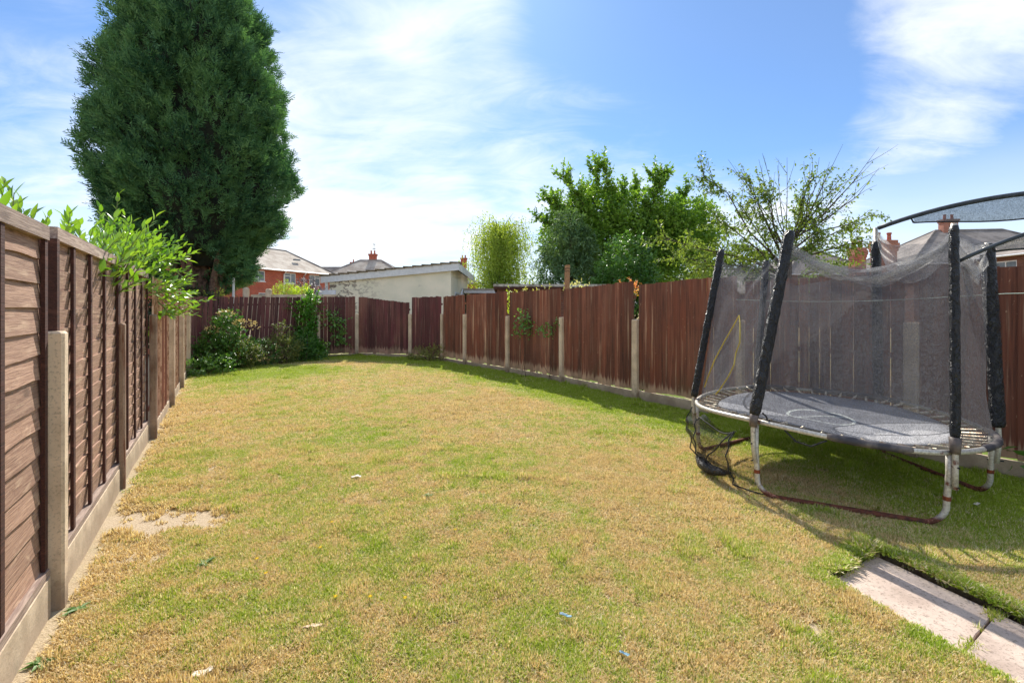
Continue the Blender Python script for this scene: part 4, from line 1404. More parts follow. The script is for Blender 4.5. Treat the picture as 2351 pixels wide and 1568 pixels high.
# grey green conifer with drooping sprays
b0 = at(1305, 711, 22.0)
bush('conifer_tree', 'grey green drooping conifer in front of the large green tree', 'tree', (b0.x, 22.0, 0),
     [(0, 0, 1.6, 1.75, 1.4, 1.5), (-.05, 0, 3.2, 1.6, 1.3, 1.2), (0.05, 0, 4.6, 1.25, 1.05, 1.0), (0.05, 0, 5.6, 0.7, 0.6, 0.85), (0.35, 0, 5.0, .6, .6, .8)], 15000, 0.24, 0.07, M_CEDAR, 31, 6, droop=0.5, up=0.1, clump=9, stem_r=0.10, crown='crown')
b0 = at(1440, 711, 20.0)
bush('evergreen_tree', 'rounded dense glossy evergreen beside the grey green conifer', 'tree', (b0.x, 20.0, 0),
     [(0, 0, 2.2, 1.30, 1.2, 1.6), (0.1, 0, 3.7, 1.0, 0.95, 1.15), (-0.6, -.2, 2.9, .8, .8, 1.1), (0.6, 0, 1.8, .9, .9, 1.2), (-1.2, 0.3, 1.9, .8, .8, 1.0), (1.0, .2, 2.3, .7, .8, 1.2)], 14000, 0.15, 0.085, M_DARK, 32, 6, up=0.5, clump=8, stem_r=0.09, crown='crown')
# understorey between and below those trees
b0 = at(1350, 711, 21.0)
bush('shrub', 'low leafy shrub under the conifer above the brown shed', 'shrub', (b0.x + 0.5, 20.9, 0), [(0, 0, 1.5, 1.4, .7, 1.3), (.9, 0, 1.3, .8, .6, 1.1)], 9000, 0.11, 0.06, M_DARK, 34, 5, clump=7, stem_r=0.04)


def cherry():
    rng = np.random.default_rng(91)
    base = np.array((7.35, 12.0, 0))
    t = thing('cherry_tree', 'sparse tree with bare whippy shoots on top, behind the trampoline', 'tree', tuple(base))
    mb = MB()
    hub = np.array(at(1812, 560, 12.0))
    low = np.array(at(1806, 650, 12.0))
    mb.tube([base, base + np.array((-.02, 0, 1.0)), low, (low + hub) / 2 + np.array((.03, 0, 0)), hub], [0.15, 0.13, 0.11, 0.075, 0.055], 9)
    P, D = [], []

    def foliate(tw, per, spread=0.05, start=0):
        for i in range(max(1, start), len(tw)):
            for _ in range(per):
                u = rng.random()
                P.append(tw[i - 1] + (tw[i] - tw[i - 1]) * u + rng.normal(0, spread, 3) - np.array((0, 0, 0.03)))
                D.append(norm(norm(tw[i] - tw[i - 1]) * 0.4 + rng.normal(0, 0.6, 3) + np.array((0, 0, -0.55))))

    leafy = [((1800, 600), (1715, 400), 12.3, 14), ((1800, 610), (1610, 402), 11.8, 16), ((1800, 630), (1520, 545), 11.7, 20), ((1795, 640), (1545, 590), 12.5, 18), ((1800, 640), (1560, 640), 12.2, 16),
             ((1790, 640), (1640, 500), 11.3, 18), ((1805, 580), (1750, 440), 11.6, 16), ((1810, 560), (1870, 405), 11.8, 13), ((1815, 560), (1920, 430), 12.4, 14), ((1815, 590), (1950, 520), 12.4, 15),
             ((1812, 600), (1980, 560), 11.8, 13), ((1800, 620), (1690, 560), 12.9, 22), ((1806, 620), (1880, 560), 11.4, 16), ((1800, 650), (1610, 610), 11.5, 18), ((1800, 640), (1700, 470), 12.6, 16),
             ((1812, 580), (2010, 491), 12.1, 9), ((1800, 640), (1590, 560), 12.8, 18), ((1806, 650), (1930, 600), 12.6, 14), ((1805, 640), (1840, 480), 12.8, 16), ((1800, 650), (1650, 600), 12.7, 18)]
    for (x0, y0), (x1, y1), Y1, k in leafy:
        s0, e = np.array(at(x0, y0, 12.0)), np.array(at(x1, y1, Y1))
        s1 = s0 + (e - s0) * 0.35 + rng.normal(0, .08, 3) + np.array((0, 0, 0.10))
        s2 = s0 + (e - s0) * 0.7 + rng.normal(0, .08, 3) + np.array((0, 0, 0.12))
        limb = [s0, s1, s2, e]
        mb.tube(limb, [0.032, 0.022, 0.013, 0.005], 6)
        foliate(limb, 7, 0.05, 2)
        for _ in range(k):
            s = rng.uniform(0.2, 1.0) * 3
            i = min(int(s), 2)
            q = limb[i] + (limb[i + 1] - limb[i]) * (s - i)
            tw = branch_poly(q, norm(norm(e - s0) * 0.8 + rng.normal(0, 0.6, 3)), rng.uniform(0.35, 0.95), rng, 4, 0.14, -0.01)
            mb.tube(tw, taper(5, 0.009, 0.003), 4, cap=False)
            foliate(tw, 9)
    bare_ = [(1672, 367, 12.4), (1742, 366, 11.8), (1750, 352, 12.2), (1807, 362, 12.1), (1881, 362, 11.8), (1935, 332, 12.3), (1905, 372, 12.6), (2018, 338, 12.0), (2004, 372, 11.7), (1970, 388, 12.5), (2019, 385, 12.2),
             (1960, 440, 12.6), (1990, 420, 12.2), (1860, 375, 12.0), (1700, 390, 12.0), (1785, 380, 12.8)]
    hub2 = np.array(at(1840, 520, 12.1))
    for x, y, Y1 in bare_:
        e = np.array(at(x, y, Y1))
        s0 = low + (hub - low) * rng.uniform(0.35, 1.15) if x < 1860 else hub + (hub2 - hub) * rng.random()
        s1 = s0 + (e - s0) * 0.3 + np.array((0.10 if x > 1850 else -0.05, 0, -0.10)) + rng.normal(0, .05, 3)
        s2 = s0 + (e - s0) * 0.65 + np.array((0.08 if x > 1850 else -0.03, 0, -0.06)) + rng.normal(0, .04, 3)
        limb = [s0, s1, s2, e]
        mb.tube(limb, [0.017, 0.013, 0.008, 0.003], 5)
        foliate(limb[:3], 6, 0.06)
        for _ in range(5):
            s = rng.uniform(0.5, 2.6)
            i = int(s)
            q = limb[i] + (limb[i + 1] - limb[i]) * (s - i)
            tw = branch_poly(q, norm(norm(e - s0) + rng.normal(0, 0.3, 3)), rng.uniform(0.3, 0.9), rng, 4, 0.07, 0.03)
            mb.tube(tw, taper(5, 0.007, 0.002), 4, cap=False)
            foliate(tw, 1, 0.02)
    mb.build('trunk', M_TWIG, t, world=True)
    P, D = np.array(P), np.array(D)
    N = norm(np.array((0, 0, 1.0)) + rng.normal(0, 0.6, P.shape))
    leaves('crown', P, D, N, rng.uniform(0.06, 0.12, len(P)), rng.uniform(0.035, 0.06, len(P)), M_CHERRY, t, 'stuff')


cherry()

# ---- plants beyond the far left fence
M_PAMPAS = mat_leaf('yellow_green_blade', S(150, 176, 74), S(190, 204, 108), 0.4)
M_PURPLE = mat_leaf('purple_grey_leaf', S(92, 84, 92), S(132, 120, 122), 0.25, (1.2, 1.1, 1.1, 1))
M_YELLOW = mat_leaf('bright_yellow_green_leaf', S(178, 204, 60), S(206, 220, 96), 0.4)


b0 = at(655, 711, 17.8)
bush('shrub', 'rounded pale green wispy shrub above the far fence before the brick house', 'shrub', (b0.x, 17.8, 0), [(0, 0, 2.05, .44, .4, .55), (.2, 0, 1.8, .4, .4, .5)], 3800, 0.10, 0.022, M_PAMPAS, 3, 6, up=0.8)
b0 = at(706, 711, 18.6)
bush('shrub', 'dark purple leaved shrub above the far fence under the house window', 'shrub', (b0.x, 18.6, 0), [(0, 0, 2.1, .62, .4, .75), (.35, 0, 1.9, .4, .4, .7), (-.35, 0, 1.9, .4, .4, .7)], 4200, 0.08, 0.04, M_PURPLE, 8, 5)
b0 = at(700, 711, 17.6)
bush('shrub', 'small bright yellow green shrub poking over the fence beside the purple one', 'shrub', (b0.x, 17.4, 0), [(0, 0, 2.1, .3, .2, .36)], 700, 0.09, 0.04, M_YELLOW, 9, 3)
b0 = at(505, 711, 17.0)
bush('shrub', 'straggly yellowish plant over the fence beside the white pole', 'shrub', (b0.x, 16.6, 0), [(0, 0, 1.9, .55, .2, .3)], 420, 0.09, 0.03, M_YELLOW, 10, 4)
b0 = at(250, 711, 15.5)
bush('shrub', 'dark undergrowth beneath the conifer behind the left fence', 'shrub', (-13.4, 15.5, 0), [(0, 0, 1.3, 2.4, .8, 1.3), (2.2, .2, 1.0, 1.6, .7, 1.2)], 12000, 0.16, 0.07, mat_leaf('shady_leaf', S(58, 70, 44), S(84, 92, 60), 0.2), 12, 8)
# seedlings and ivy showing over the right fence
M_ORANGE = mat_leaf('orange_leaf', S(214, 140, 84), S(230, 178, 110), 0.4, (1.3, 1.1, 0.8, 1))
b0 = at(1437, 711, 9.4)
bush('shrub', 'orange leaved shrub tips over the fence left of the thick post', 'shrub', (b0.x, 9.2, 0), [(0, 0, 2.0, .24, .1, .09), (.1, 0, 2.08, .1, .1, .07)], 240, 0.05, 0.025, M_ORANGE, 14, 5)
b0 = at(1469, 711, 8.6)
bush('shrub', 'yellow orange shrub filling the gap above the thick concrete post', 'shrub', (b0.x + .02, 8.5, 0), [(0, 0, 1.80, .10, .06, .14)], 160, 0.05, 0.025, mat_leaf('yellow_orange_leaf', S(216, 176, 72), S(206, 150, 70), 0.4), 15, 3)
b0 = at(1322, 711, 10.1)
bush('climbing_plant', 'pale variegated creeper tips over the fence beside the tall timber post', 'plant', (b0.x, 9.95, 0), [(0, 0, 2.02, .22, .08, .10)], 160, 0.06, 0.03, mat_leaf('variegated_leaf', S(188, 196, 120), S(220, 214, 170), 0.4), 16, 3)
b0 = at(1170, 711, 12.0)
bush('shrub', 'bright green leaves filling the gap between panels below the weeping tree', 'shrub', (b0.x + .02, 11.75, 0), [(0, 0, 1.75, .10, .1, .28)], 260, 0.07, 0.035, M_YELLOW, 17, 3)
b0 = at(1235, 711, 10.8)
bush('climbing_plant', 'few pale creeper leaves along the fence top above the ivy sprigs', 'plant', (b0.x, 10.75, 0), [(-.25, .3, 2.03, .3, .06, .06), (.2, -.25, 2.04, .2, .06, .05)], 70, 0.06, 0.03, mat_leaf('creeper_leaf', S(200, 190, 110), S(170, 180, 90), 0.4), 18, 3)

# ---- planting in the far left corner, on the garden side
M_ROSE = mat_leaf('mid_green_leaf', S(84, 130, 62), S(134, 172, 92), 0.34, None, 0.42, 0.9, 0.5)
M_SHADE = mat_leaf('corner_shrub_leaf', S(58, 102, 44), S(104, 148, 66), 0.3, None, 0.42, 0.9, 0.5)  # darker leaf green, the shade of the fenced corner put into the colour
M_OLIVE = mat_leaf('olive_leaf', S(120, 128, 66), S(156, 156, 92), 0.32)
M_BUFF = mat_leaf('buff_flower_head', S(206, 184, 120), S(224, 206, 150), 0.3, (1.1, 1.0, .8, 1))
M_WHITEF = mat_leaf('white_flower', S(232, 230, 214), S(216, 214, 190), 0.3, (1, 1, .9, 1))
bush('shrub', 'tall leafy shrub in the far left corner with pale flower heads', 'shrub', (-7.78, 12.0, 0),
     [(-.1, 0, .45, .46, .4, .5), (.1, .1, .95, .36, .3, .4), (.15, .1, 1.32, .24, .22, .2), (-.3, -.1, .3, .36, .3, .3), (.35, 0, .4, .3, .3, .4)], 5000, 0.085, 0.045, M_SHADE, 51, 9, clump=6)
tcor = bpy.data.objects['shrub.%03d' % (len([o for o in bpy.data.objects if o.name.startswith('shrub')]) - 1)]
rng = np.random.default_rng(8)
P, O = cloud_pts([(-7.62, 12.0, 1.48, .22, .2, .09), (-7.15, 12.05, 1.22, .34, .2, .10), (-7.85, 11.8, 1.05, .16, .2, .1), (-6.9, 12.1, 1.12, .14, .1, .07)], 330, rng)
leaves('flowers', P, norm(O + np.array((0, 0, .5))), rdir(len(P), rng), 0.045, 0.03, M_BUFF, tcor, 'stuff')
bush('shrub', 'olive brown shrub leaning out beside the tall corner shrub', 'shrub', (-7.3, 12.15, 0), [(0, 0, .42, .34, .3, .36), (-.2, -.1, .7, .16, .16, .22), (.22, .05, .28, .32, .3, .26)], 2200, 0.06, 0.03, mat_leaf('dark_olive_leaf', S(92, 108, 52), S(128, 134, 76), 0.3), 52, 7)
bush('ground_cover_plant', 'dark low leafy plant at the base of the corner shrub against the left fence', 'plant', (-7.62, 10.95, 0), [(0, 0, .16, .42, .35, .2), (.3, .3, .18, .35, .3, .2)], 1500, 0.07, 0.045, M_DARK, 53, 5)
bush('shrub', 'low grey green shrub in the middle of the far corner bed', 'shrub', (-7.1, 12.75, 0), [(0, 0, .35, .5, .4, .36), (-.35, 0, .4, .35, .3, .4)], 2600, 0.06, 0.03, M_SHADE, 54, 6)
bush('shrub', 'low shrub with upright straw coloured flower spikes in the far bed', 'shrub', (-6.78, 13.2, 0), [(0, 0, .40, .50, .4, .40), (0, .1, .85, .22, .18, .34), (.3, 0, .5, .32, .3, .3)], 3400, 0.06, 0.028, mat_leaf('grey_olive_leaf', S(82, 108, 58), S(142, 146, 84), 0.33), 55, 8)
bush('shrub', 'low bushy shrub beside the ivy at the right end of the far bed', 'shrub', (-6.45, 13.85, 0), [(0, 0, .36, .42, .3, .38), (.12, 0, .68, .26, .2, .28), (.42, -.1, .18, .36, .3, .18)], 2600, 0.06, 0.032, M_SHADE, 56, 6)
bush('ivy', 'column of ivy climbing the far fence to its top', 'ivy', (-6.52, 14.35, 0),
     [(-.1, 0, .5, .34, .12, .5), (-.08, .02, 1.1, .30, .10, .4), (.05, .05, 1.6, .18, .08, .4), (.12, .08, 1.95, .14, .1, .18), (-.4, -.05, 1.65, .2, .06, .2), (.15, 0, .25, .4, .2, .25)], 4600, 0.075, 0.065, mat_leaf('ivy_leaf', S(62, 116, 38), S(112, 164, 58), 0.35, None, 0.35, 1.5, 0.6), 57, 6, clump=5)
bush('bindweed', 'trailing bindweed with large leaves on the panel right of the ivy', 'climber', (-6.05, 14.8, 0),
     [(0.0, 0, 1.35, .22, .05, .07), (.12, .02, 1.12, .10, .05, .2), (.22, .05, .85, .16, .05, .24), (.42, .1, 1.15, .12, .05, .08), (.45, .1, .65, .08, .05, .25), (.05, 0, .42, .22, .05, .05)], 330, 0.11, 0.08, M_ROSE, 58, 4, clump=3, stem_r=0.006)
bush('shrub', 'small dull green shrub at the fence foot below the outbuilding corner', 'shrub', (-2.62, 13.95, 0), [(0, 0, .2, .5, .22, .2), (.35, -.2, .24, .35, .2, .22), (-.3, .1, .12, .35, .2, .12)], 1900, 0.055, 0.03, M_OLIVE, 59, 5)
bush('ivy', 'small ivy sprig in the middle of a panel left of the tall post', 'ivy', (.32, 10.45, 0), [(-.05, 0, 1.32, .10, .05, .14), (-.02, 0, 1.1, .09, .05, .10), (-.25, .2, 1.1, .05, .05, .08)], 210, 0.07, 0.055, M_ROSE, 60, 3, clump=3, stem_r=0.005)
bush('ivy', 'small ivy sprig beside the post with the tall timber', 'ivy', (.85, 9.85, 0), [(0, 0, 1.12, .12, .05, .07), (.12, -.15, 1.35, .03, .04, .08), (-.2, .15, 1.15, .08, .05, .04)], 130, 0.06, 0.045, M_ROSE, 61, 3, clump=3, stem_r=0.005)
bush('weed', 'broad leaved weed against the gravel board at the right edge', 'weed', (4.78, 4.02, 0), [(0, 0, .12, .16, .14, .10), (.1, -.05, .2, .2, .1, .08)], 75, 0.11, 0.09, M_ROSE, 62, 5, clump=3, stem_r=0.005, spread=.05)
st = at(704, 807, 14.1)
o = MB().tube([(st.x, 14.1, -0.02), (st.x, 14.1, .3), (st.x + .005, 14.1, .58)], 0.012, 8).build('plant_stake', simple('turquoise_plastic', S(70, 190, 170), 0.4))
tag(o, 'thin turquoise plant stake at the foot of the ivy', 'stake')


# ---- laurel over the lap fence
def laurel():
    rng = np.random.default_rng(123)
    base = LT(2.8) - NI * 0.7
    t = thing('laurel_bush', 'bright green glossy laurel spilling over the left lap fence', 'bush', (base[0], base[1], 0))
    mt = mat_leaf('laurel_leaf', S(98, 146, 44), S(156, 192, 76), 0.36, (1.3, 1.35, 0.5, 1), 0.28, 2.0, 0.6)
    protos = []
    for k in range(5):
        L, W = (0.125, 0.040) if k < 3 else (0.095, 0.034)
        W *= rng.uniform(0.9, 1.15)
        vs, fs = [], []
        N = 5
        bend, cup = rng.uniform(0.05, 0.35), rng.uniform(0.15, 0.4)
        for i in range(N + 1):
            s = i / N
            w = W / 2 * math.sin(math.pi * (0.06 + 0.94 * s) ** 0.85) if 0 < i < N else (0.002 if i == 0 else 0.0004)
            z = -bend * L * s * s
            vs += [(L * s, -w, z + cup * w), (L * s, 0, z), (L * s, w, z + cup * w)]
        for i in range(N):
            o = i * 3
            fs += [(o, o + 3, o + 4, o + 1), (o + 1, o + 4, o + 5, o + 2)]
        me = bpy.data.meshes.new('leaf')
        me.from_pydata(vs, [], fs)
        me.polygons.foreach_set('use_smooth', np.ones(len(fs), bool))
        me.materials.append(mt)
        protos.append((me, np.array(vs), fs))
    mb = MB()
    inst = []

    def shoot(p0, d_, L, nl, wander=0.1):
        tw = branch_poly(p0, d_, L, rng, 6, wander, 0.03)
        mb.tube(tw, taper(7, 0.007, 0.002), 5, cap=False)
        for j in range(nl):
            s = (j + 0.6) / nl
            k = min(int(s * 6), 5)
            q = tw[k] + (tw[k + 1] - tw[k]) * (s * 6 - k)
            ax = norm(tw[k + 1] - tw[k])
            az = j * 2.4 + rng.uniform(-.4, .4)
            ref = np.array((0, 0, 1.0)) if abs(ax[2]) < 0.9 else np.array((1.0, 0, 0))
            u = norm(np.cross(ax, ref)); v = np.cross(ax, u)
            rad_ = u * math.cos(az) + v * math.sin(az)
            op = 0.95 - 0.55 * s
            dd = norm(ax * math.cos(op) + rad_ * math.sin(op) + np.array((0, 0, 0.10)))
            nn = norm(ax * 0.7 + np.array((0, 0, 0.8)) + rng.normal(0, 0.2, 3))
            inst.append((q, dd, nn, rng.uniform(0.75, 1.2) * (1.05 - 0.3 * s), rng.integers(0, 5)))
    spec = []
    for i in range(95):
        tt = rng.uniform(0.95, 3.9)
        o_ = rng.uniform(0.05, 0.5)
        z = 1.62 + rng.uniform(0, .22) + 0.09 * max(0, tt - 1.2)
        spec.append((LT(tt) - NI * o_, z, (rng.normal(0, .35) + NI[0] * .25, rng.normal(0, .35) + NI[1] * .25, 1.0), rng.uniform(.38, .68)))
    for i in range(30):      # the end that reaches past the lap panels and hangs over the fence
        tt = rng.uniform(3.55, 4.35)
        spec.append((LT(tt) - NI * rng.uniform(-.08, .3), 1.65 + rng.uniform(0, .75), (NI[0] * 1.0 + rng.normal(0, .5), NI[1] * 1.0 + rng.normal(0, .5), rng.uniform(-.25, .9)), rng.uniform(.35, .62)))
    for i in range(17):
        tt = rng.uniform(3.9, 4.5)
        spec.append((LT(tt) + NI * rng.uniform(.0, .18), 1.45 + rng.uniform(0, .4), (NI[0] * .9 + rng.normal(0, .4), NI[1] * .9 + rng.normal(0, .4), rng.uniform(-.5, .25)), rng.uniform(.3, .5)))
    for tt, z in ((2.3, 2.15), (3.6, 2.2), (3.75, 2.15)):
        spec.append((LT(tt) - NI * 0.15, z, (.1, .05, 1.0), .55))
    for tt in (-.62, -.52, -.40, .18, .32, .5, .7):
        spec.append((LT(tt) - NI * 0.30, 1.76 + rng.uniform(0, .08), (rng.normal(0, .25), rng.normal(0, .25) + .1, 1.0), rng.uniform(.24, .34) if tt < 0 else rng.uniform(.36, .46)))
    for p0, z, d_, L in spec:
        shoot(np.array((p0[0], p0[1], z)), d_, L, max(8, int(L * 27)))
    for k in range(11):
        tt = rng.uniform(0.9, 4.2)
        e = np.array((*(LT(tt) - NI * 0.3), 2.0))
        s0 = np.array((base[0] + rng.normal(0, .2), base[1] + rng.normal(0, .2), 0))
        mb.tube([s0, (s0 + e) / 2 + rng.normal(0, .1, 3) - np.array((0, 0, .2)), e], [0.03, 0.022, 0.012], 7)
    mb.build('stem', simple('green_stem', S(112, 120, 66), 0.7), t, world=True)
    # the leaves that show largest stay separate objects
    cam_p = np.array((0, 0, CH))
    vis = [i for i in range(len(inst)) if inst[i][0][2] > 1.95 or left_dist(inst[i][0][0], inst[i][0][1]) > -0.02]
    vis.sort(key=lambda i: np.linalg.norm(inst[i][0] - cam_p))
    single = set(vis[:20] + vis[20::max(1, (len(vis) - 20) // 275)][:278])
    rest_v, rest_f = [], []
    bo = np.array((base[0], base[1], 0))
    for i, (q, dd, nn, sc, k) in enumerate(inst):
        y = norm(np.cross(nn, dd)); z = np.cross(dd, y)
        M = np.stack([dd, y, z], 1) * sc
        if i in single:
            o = bpy.data.objects.new('leaf', protos[k][0])
            COL.objects.link(o)
            o.parent = t
            q2 = q - bo
            o.matrix_local = Matrix(((*M[0], q2[0]), (*M[1], q2[1]), (*M[2], q2[2]), (0, 0, 0, 1)))
        else:
            off = len(rest_v) * 18
            rest_v.append(protos[k][1] @ M.T + q - bo)
            rest_f += [tuple(j + off for j in f) for f in protos[k][2]]
    link('foliage', np_mesh('foliage', np.concatenate(rest_v), np.array(rest_f)), t, mt, True, 'stuff')
    print('laurel', len(inst), len(single))


laurel()
# ------------------------------------------------------------------ trampoline
TC = np.array((3.05, 4.40))
TR = 1.155
ANG = {'A': 151, 'B': 211, 'D': 275, 'E': 328, 'C': 391, 'F': 451}
RZ = [(151, .585), (211, .640), (275, .552), (328, .540), (391, .600), (451, .625), (511, .585)]


def ring_z(deg):
    dg = (deg - 151) % 360 + 151
    for (a, za), (b, zb) in zip(RZ, RZ[1:]):
        if a <= dg <= b:
            s = (dg - a) / (b - a)
            s = s * s * (3 - 2 * s)
            return za + (zb - za) * s
    return .6


def rp(deg, r=TR, dz=0.0):
    a = R(deg)
    return Vector((TC[0] + r * math.cos(a), TC[1] + r * math.sin(a), ring_z(deg) + dz))


m, g, b = newmat('rusty_galvanised_steel')
p = g.pos()
n1 = g.noise(p, 7, 4, 0.6)
n2 = g.noise(p, 60, 3, 0.7)
z = g.n('ShaderNodeSeparateXYZ', Vector=p).outputs['Z']
c = g.mix(g.mrange(n2, .35, .65), S(212, 208, 198), S(178, 172, 162))
rust = g.math('MAXIMUM', g.mrange(n1, .60, .68), g.mrange(z, .055, .10, 1.0, 0.0))
rust = g.math('MULTIPLY', rust, g.mrange(n2, .3, .5, .75, 1.0))
c = g.mix(rust, c, g.mix(g.mrange(n2, .4, .6), S(128, 70, 44), S(84, 48, 36)))
g.set(b.inputs['Base Color'], c)
g.set(b.inputs['Roughness'], g.math('ADD', g.math('MULTIPLY', rust, .4), .42))
g.set(b.inputs['Metallic'], g.math('MULTIPLY', g.math('SUBTRACT', 1.0, rust), .25))
g.set(b.inputs['Normal'], g.bump(n2, .3, .003))
M_STEEL = m
m, g, b = newmat('wrinkled_black_vinyl')
co = g.objco()
w = g.noise(g.mapping(co, (1, 1, .55)), 22, 4, .6, 1.4)
g.set(b.inputs['Base Color'], g.mix(g.mrange(w, .3, .7), (.009, .010, .013, 1), (.024, .026, .032, 1)))
g.set(b.inputs['Roughness'], g.mrange(g.noise(co, 40, 3), .3, .7, .22, .45))
g.set(b.inputs['Normal'], g.bump(w, 1.0, .05))
M_VINYL = m
M_TAPE = simple('grey_duct_tape', S(116, 104, 98), .5, 0, S(88, 80, 76), 20)
M_BLACK = simple('black_webbing', (.02, .021, .024, 1), .8)


def mat_net(name, col, lo, hi, transl=.4, grain=230.0):
    m, g, b = newmat(name)
    p = g.pos()
    gr = g.noise(p, grain, 1, .5)
    md = g.noise(p, 34, 4, .7)
    pat = g.mrange(g.math('ADD', g.math('MULTIPLY', gr, .65), g.math('MULTIPLY', md, .35)), .36, .64, lo, hi)
    b.inputs['Roughness'].default_value = .45
    b.inputs['Specular IOR Level'].default_value = .5
    g.set(b.inputs['Base Color'], col)
    tl = g.n('ShaderNodeBsdfTranslucent', Color=tuple(min(1, x * 1.3) for x in col[:3]) + (1,))
    s1 = g.n('ShaderNodeMixShader', Fac=transl, _1=b.outputs[0], _2=tl.outputs[0])
    tr = g.n('ShaderNodeBsdfTransparent')
    s2 = g.n('ShaderNodeMixShader', Fac=pat, _1=tr.outputs[0], _2=s1.outputs[0])
    g.set(out(m), s2.outputs[0])
    return m


M_NET = mat_net('fine_black_netting', (.12, .12, .13, 1), .18, .68, .4, 190.0)
M_NET2 = mat_net('blue_grey_netting', (.06, .085, .095, 1), .55, .85, .22)
M_NET_L = mat_net('lit_crease_netting', (.30, .30, .31, 1), .12, .66, .45, 190.0)  # paler copy of the net, bright streaks on the folds painted into its colour
M_BAG = mat_net('black_bag_mesh', (.012, .013, .014, 1), .42, .85, .1, 120)

TP = thing('trampoline', 'old round trampoline with sagging black safety net and rusty steel legs', 'trampoline', (TC[0], TC[1], 0))
# ring in six tubes with a foam covered length on the far side
for i, k in enumerate(('A', 'B', 'D', 'E', 'C', 'F')):
    a0, a1 = ANG[k], ANG[k] + ((360 + 151 - 451) if k == 'F' else [60, 64, 53, 63, 60][i])
    pts = [rp(a0 + (a1 - a0) * s / 14) for s in range(15)]
    MB().tube(pts, [0.0215] + [0.020] * 13 + [0.0215], 10).build('ring_tube', M_STEEL, TP, world=True, smooth=True)
for a0, a1 in ((236, 262), (292, 334), (20, 62), (70, 98)):
    n = 16
    pts = [rp(a0 + (a1 - a0) * s / n, TR, .004) for s in range(n + 1)]
    MB().tube(pts, [.022] + [.0265 + .004 * RNG.random() for _ in range(n - 1)] + [.022], 9).build('ring_padding', simple('worn_dark_padding', S(62, 60, 66), .7, 0, S(120, 112, 108), 7), TP, world=True, smooth=True)
# mat
m, g, b = newmat('printed_grey_mat')
oc = g.n('ShaderNodeTexCoord').outputs['Object']
wv = g.noise(oc, 240, 2, .6)
base = g.mix(g.mrange(g.noise(oc, 5, 4), .3, .7), S(152, 154, 162), S(130, 132, 140))
sp = g.n('ShaderNodeSeparateXYZ', Vector=oc)
X, Yc = sp.outputs['X'], sp.outputs['Y']


def ell(cx, cy, rx, ry, rot=0.0):
    ca, sa = math.cos(rot), math.sin(rot)
    u = g.math('ADD', g.math('MULTIPLY', g.math('SUBTRACT', X, cx), ca / rx), g.math('MULTIPLY', g.math('SUBTRACT', Yc, cy), sa / rx))
    v = g.math('ADD', g.math('MULTIPLY', g.math('SUBTRACT', X, cx), -sa / ry), g.math('MULTIPLY', g.math('SUBTRACT', Yc, cy), ca / ry))
    return g.math('SQRT', g.math('ADD', g.math('MULTIPLY', u, u), g.math('MULTIPLY', v, v)))


def below(d_, t, soft=.01):
    return g.mrange(d_, t - soft, t + soft, 1.0, 0.0)


def band(d_, t, hw):
    return g.math('MULTIPLY', below(d_, t + hw, .006), g.math('SUBTRACT', 1.0, below(d_, t - hw, .006)))


light = S(200, 200, 204)
dk = S(92, 94, 102)
sw1 = ell(.36, -.56, .66, .36, .15)
sw2 = ell(-.66, .28, .42, .17, -.7)
c = g.mix(below(sw1, 1.04), base, dk)
c = g.mix(below(sw1, 1.0), c, light)
c = g.mix(below(sw2, 1.07), c, dk)
c = g.mix(below(sw2, 1.0), c, light)
c = g.mix(band(ell(.5, .35, 1.2, .9, .5), .98, .012), c, dk)
lg = ell(-.03, .02, .27, .27)
c = g.mix(band(lg, 1.0, .05), c, S(232, 238, 232))
c = g.mix(g.math('MULTIPLY', below(lg, 1.0), band(ell(.0, -.16, .34, .22), 1.0, .05)), c, S(226, 232, 226))
c = g.mix(g.math('MULTIPLY', wv, .25), c, (.04, .04, .045, 1))
g.set(b.inputs['Base Color'], c)
b.inputs['Roughness'].default_value = .75
g.set(b.inputs['Normal'], g.bump(wv, .25, .002))
M_MAT = m
MR = 0.945
vs, fs = [], []
nr, na = 10, 72
for i in range(nr + 1):
    for k in range(na):
        a = 360 * k / na
        q = rp(a, MR * i / nr)
        s = i / nr
        zz_ = ring_z(a) * s + .588 * (1 - s) - .012 - .05 * (1 - s * s)
        vs.append((q.x, q.y, zz_))
for i in range(nr):
    for k in range(na):
        fs.append((i * na + k, (i + 1) * na + k, (i + 1) * na + (k + 1) % na, i * na + (k + 1) % na))
mt_ = MB().add(vs, fs).build('jumping_mat', M_MAT, TP, world=True, smooth=True)
sol = mt_.modifiers.new('thick', 'SOLIDIFY')
sol.thickness = .006
# a lettered badge inside the printed ring, too worn to read: short strokes only
# springs
spme = MB()
pts, rr_ = [], []
Ls = .165
spme.tube([(0, 0, 0), (.012, 0, .008), (.022, 0, 0)], .0035, 5)
npt = 30
spme.tube([(.02 + (Ls - .04) * i / npt, 0, 0) for i in range(npt + 1)], [(.0125 if i % 2 else .0095) for i in range(npt + 1)], 7)
spme.tube([(Ls - .022, 0, 0), (Ls - .010, 0, .010), (Ls + .018, 0, .012)], .0035, 5)
sp0 = spme.build('spring', simple('zinc_spring', S(206, 198, 180), .4, .5, S(150, 120, 90), 30), TP)
for i in range(48):
    deg = i * 7.5 + 2
    o = sp0 if i == 0 else sp0.copy()
    if i:
        COL.objects.link(o)
        o.parent = TP
    q0, q1 = rp(deg, MR - .005, -.012), rp(deg, TR - .012, .006)
    dv = (q1 - q0).normalized()
    sk = .35 if i % 11 == 4 else 0
    mw = dv.to_track_quat('X', 'Z').to_matrix().to_4x4()
    o.matrix_local = Matrix.Translation(q0 - Vector((TC[0], TC[1], 0))) @ Matrix.Rotation(sk, 4, 'Z') @ mw
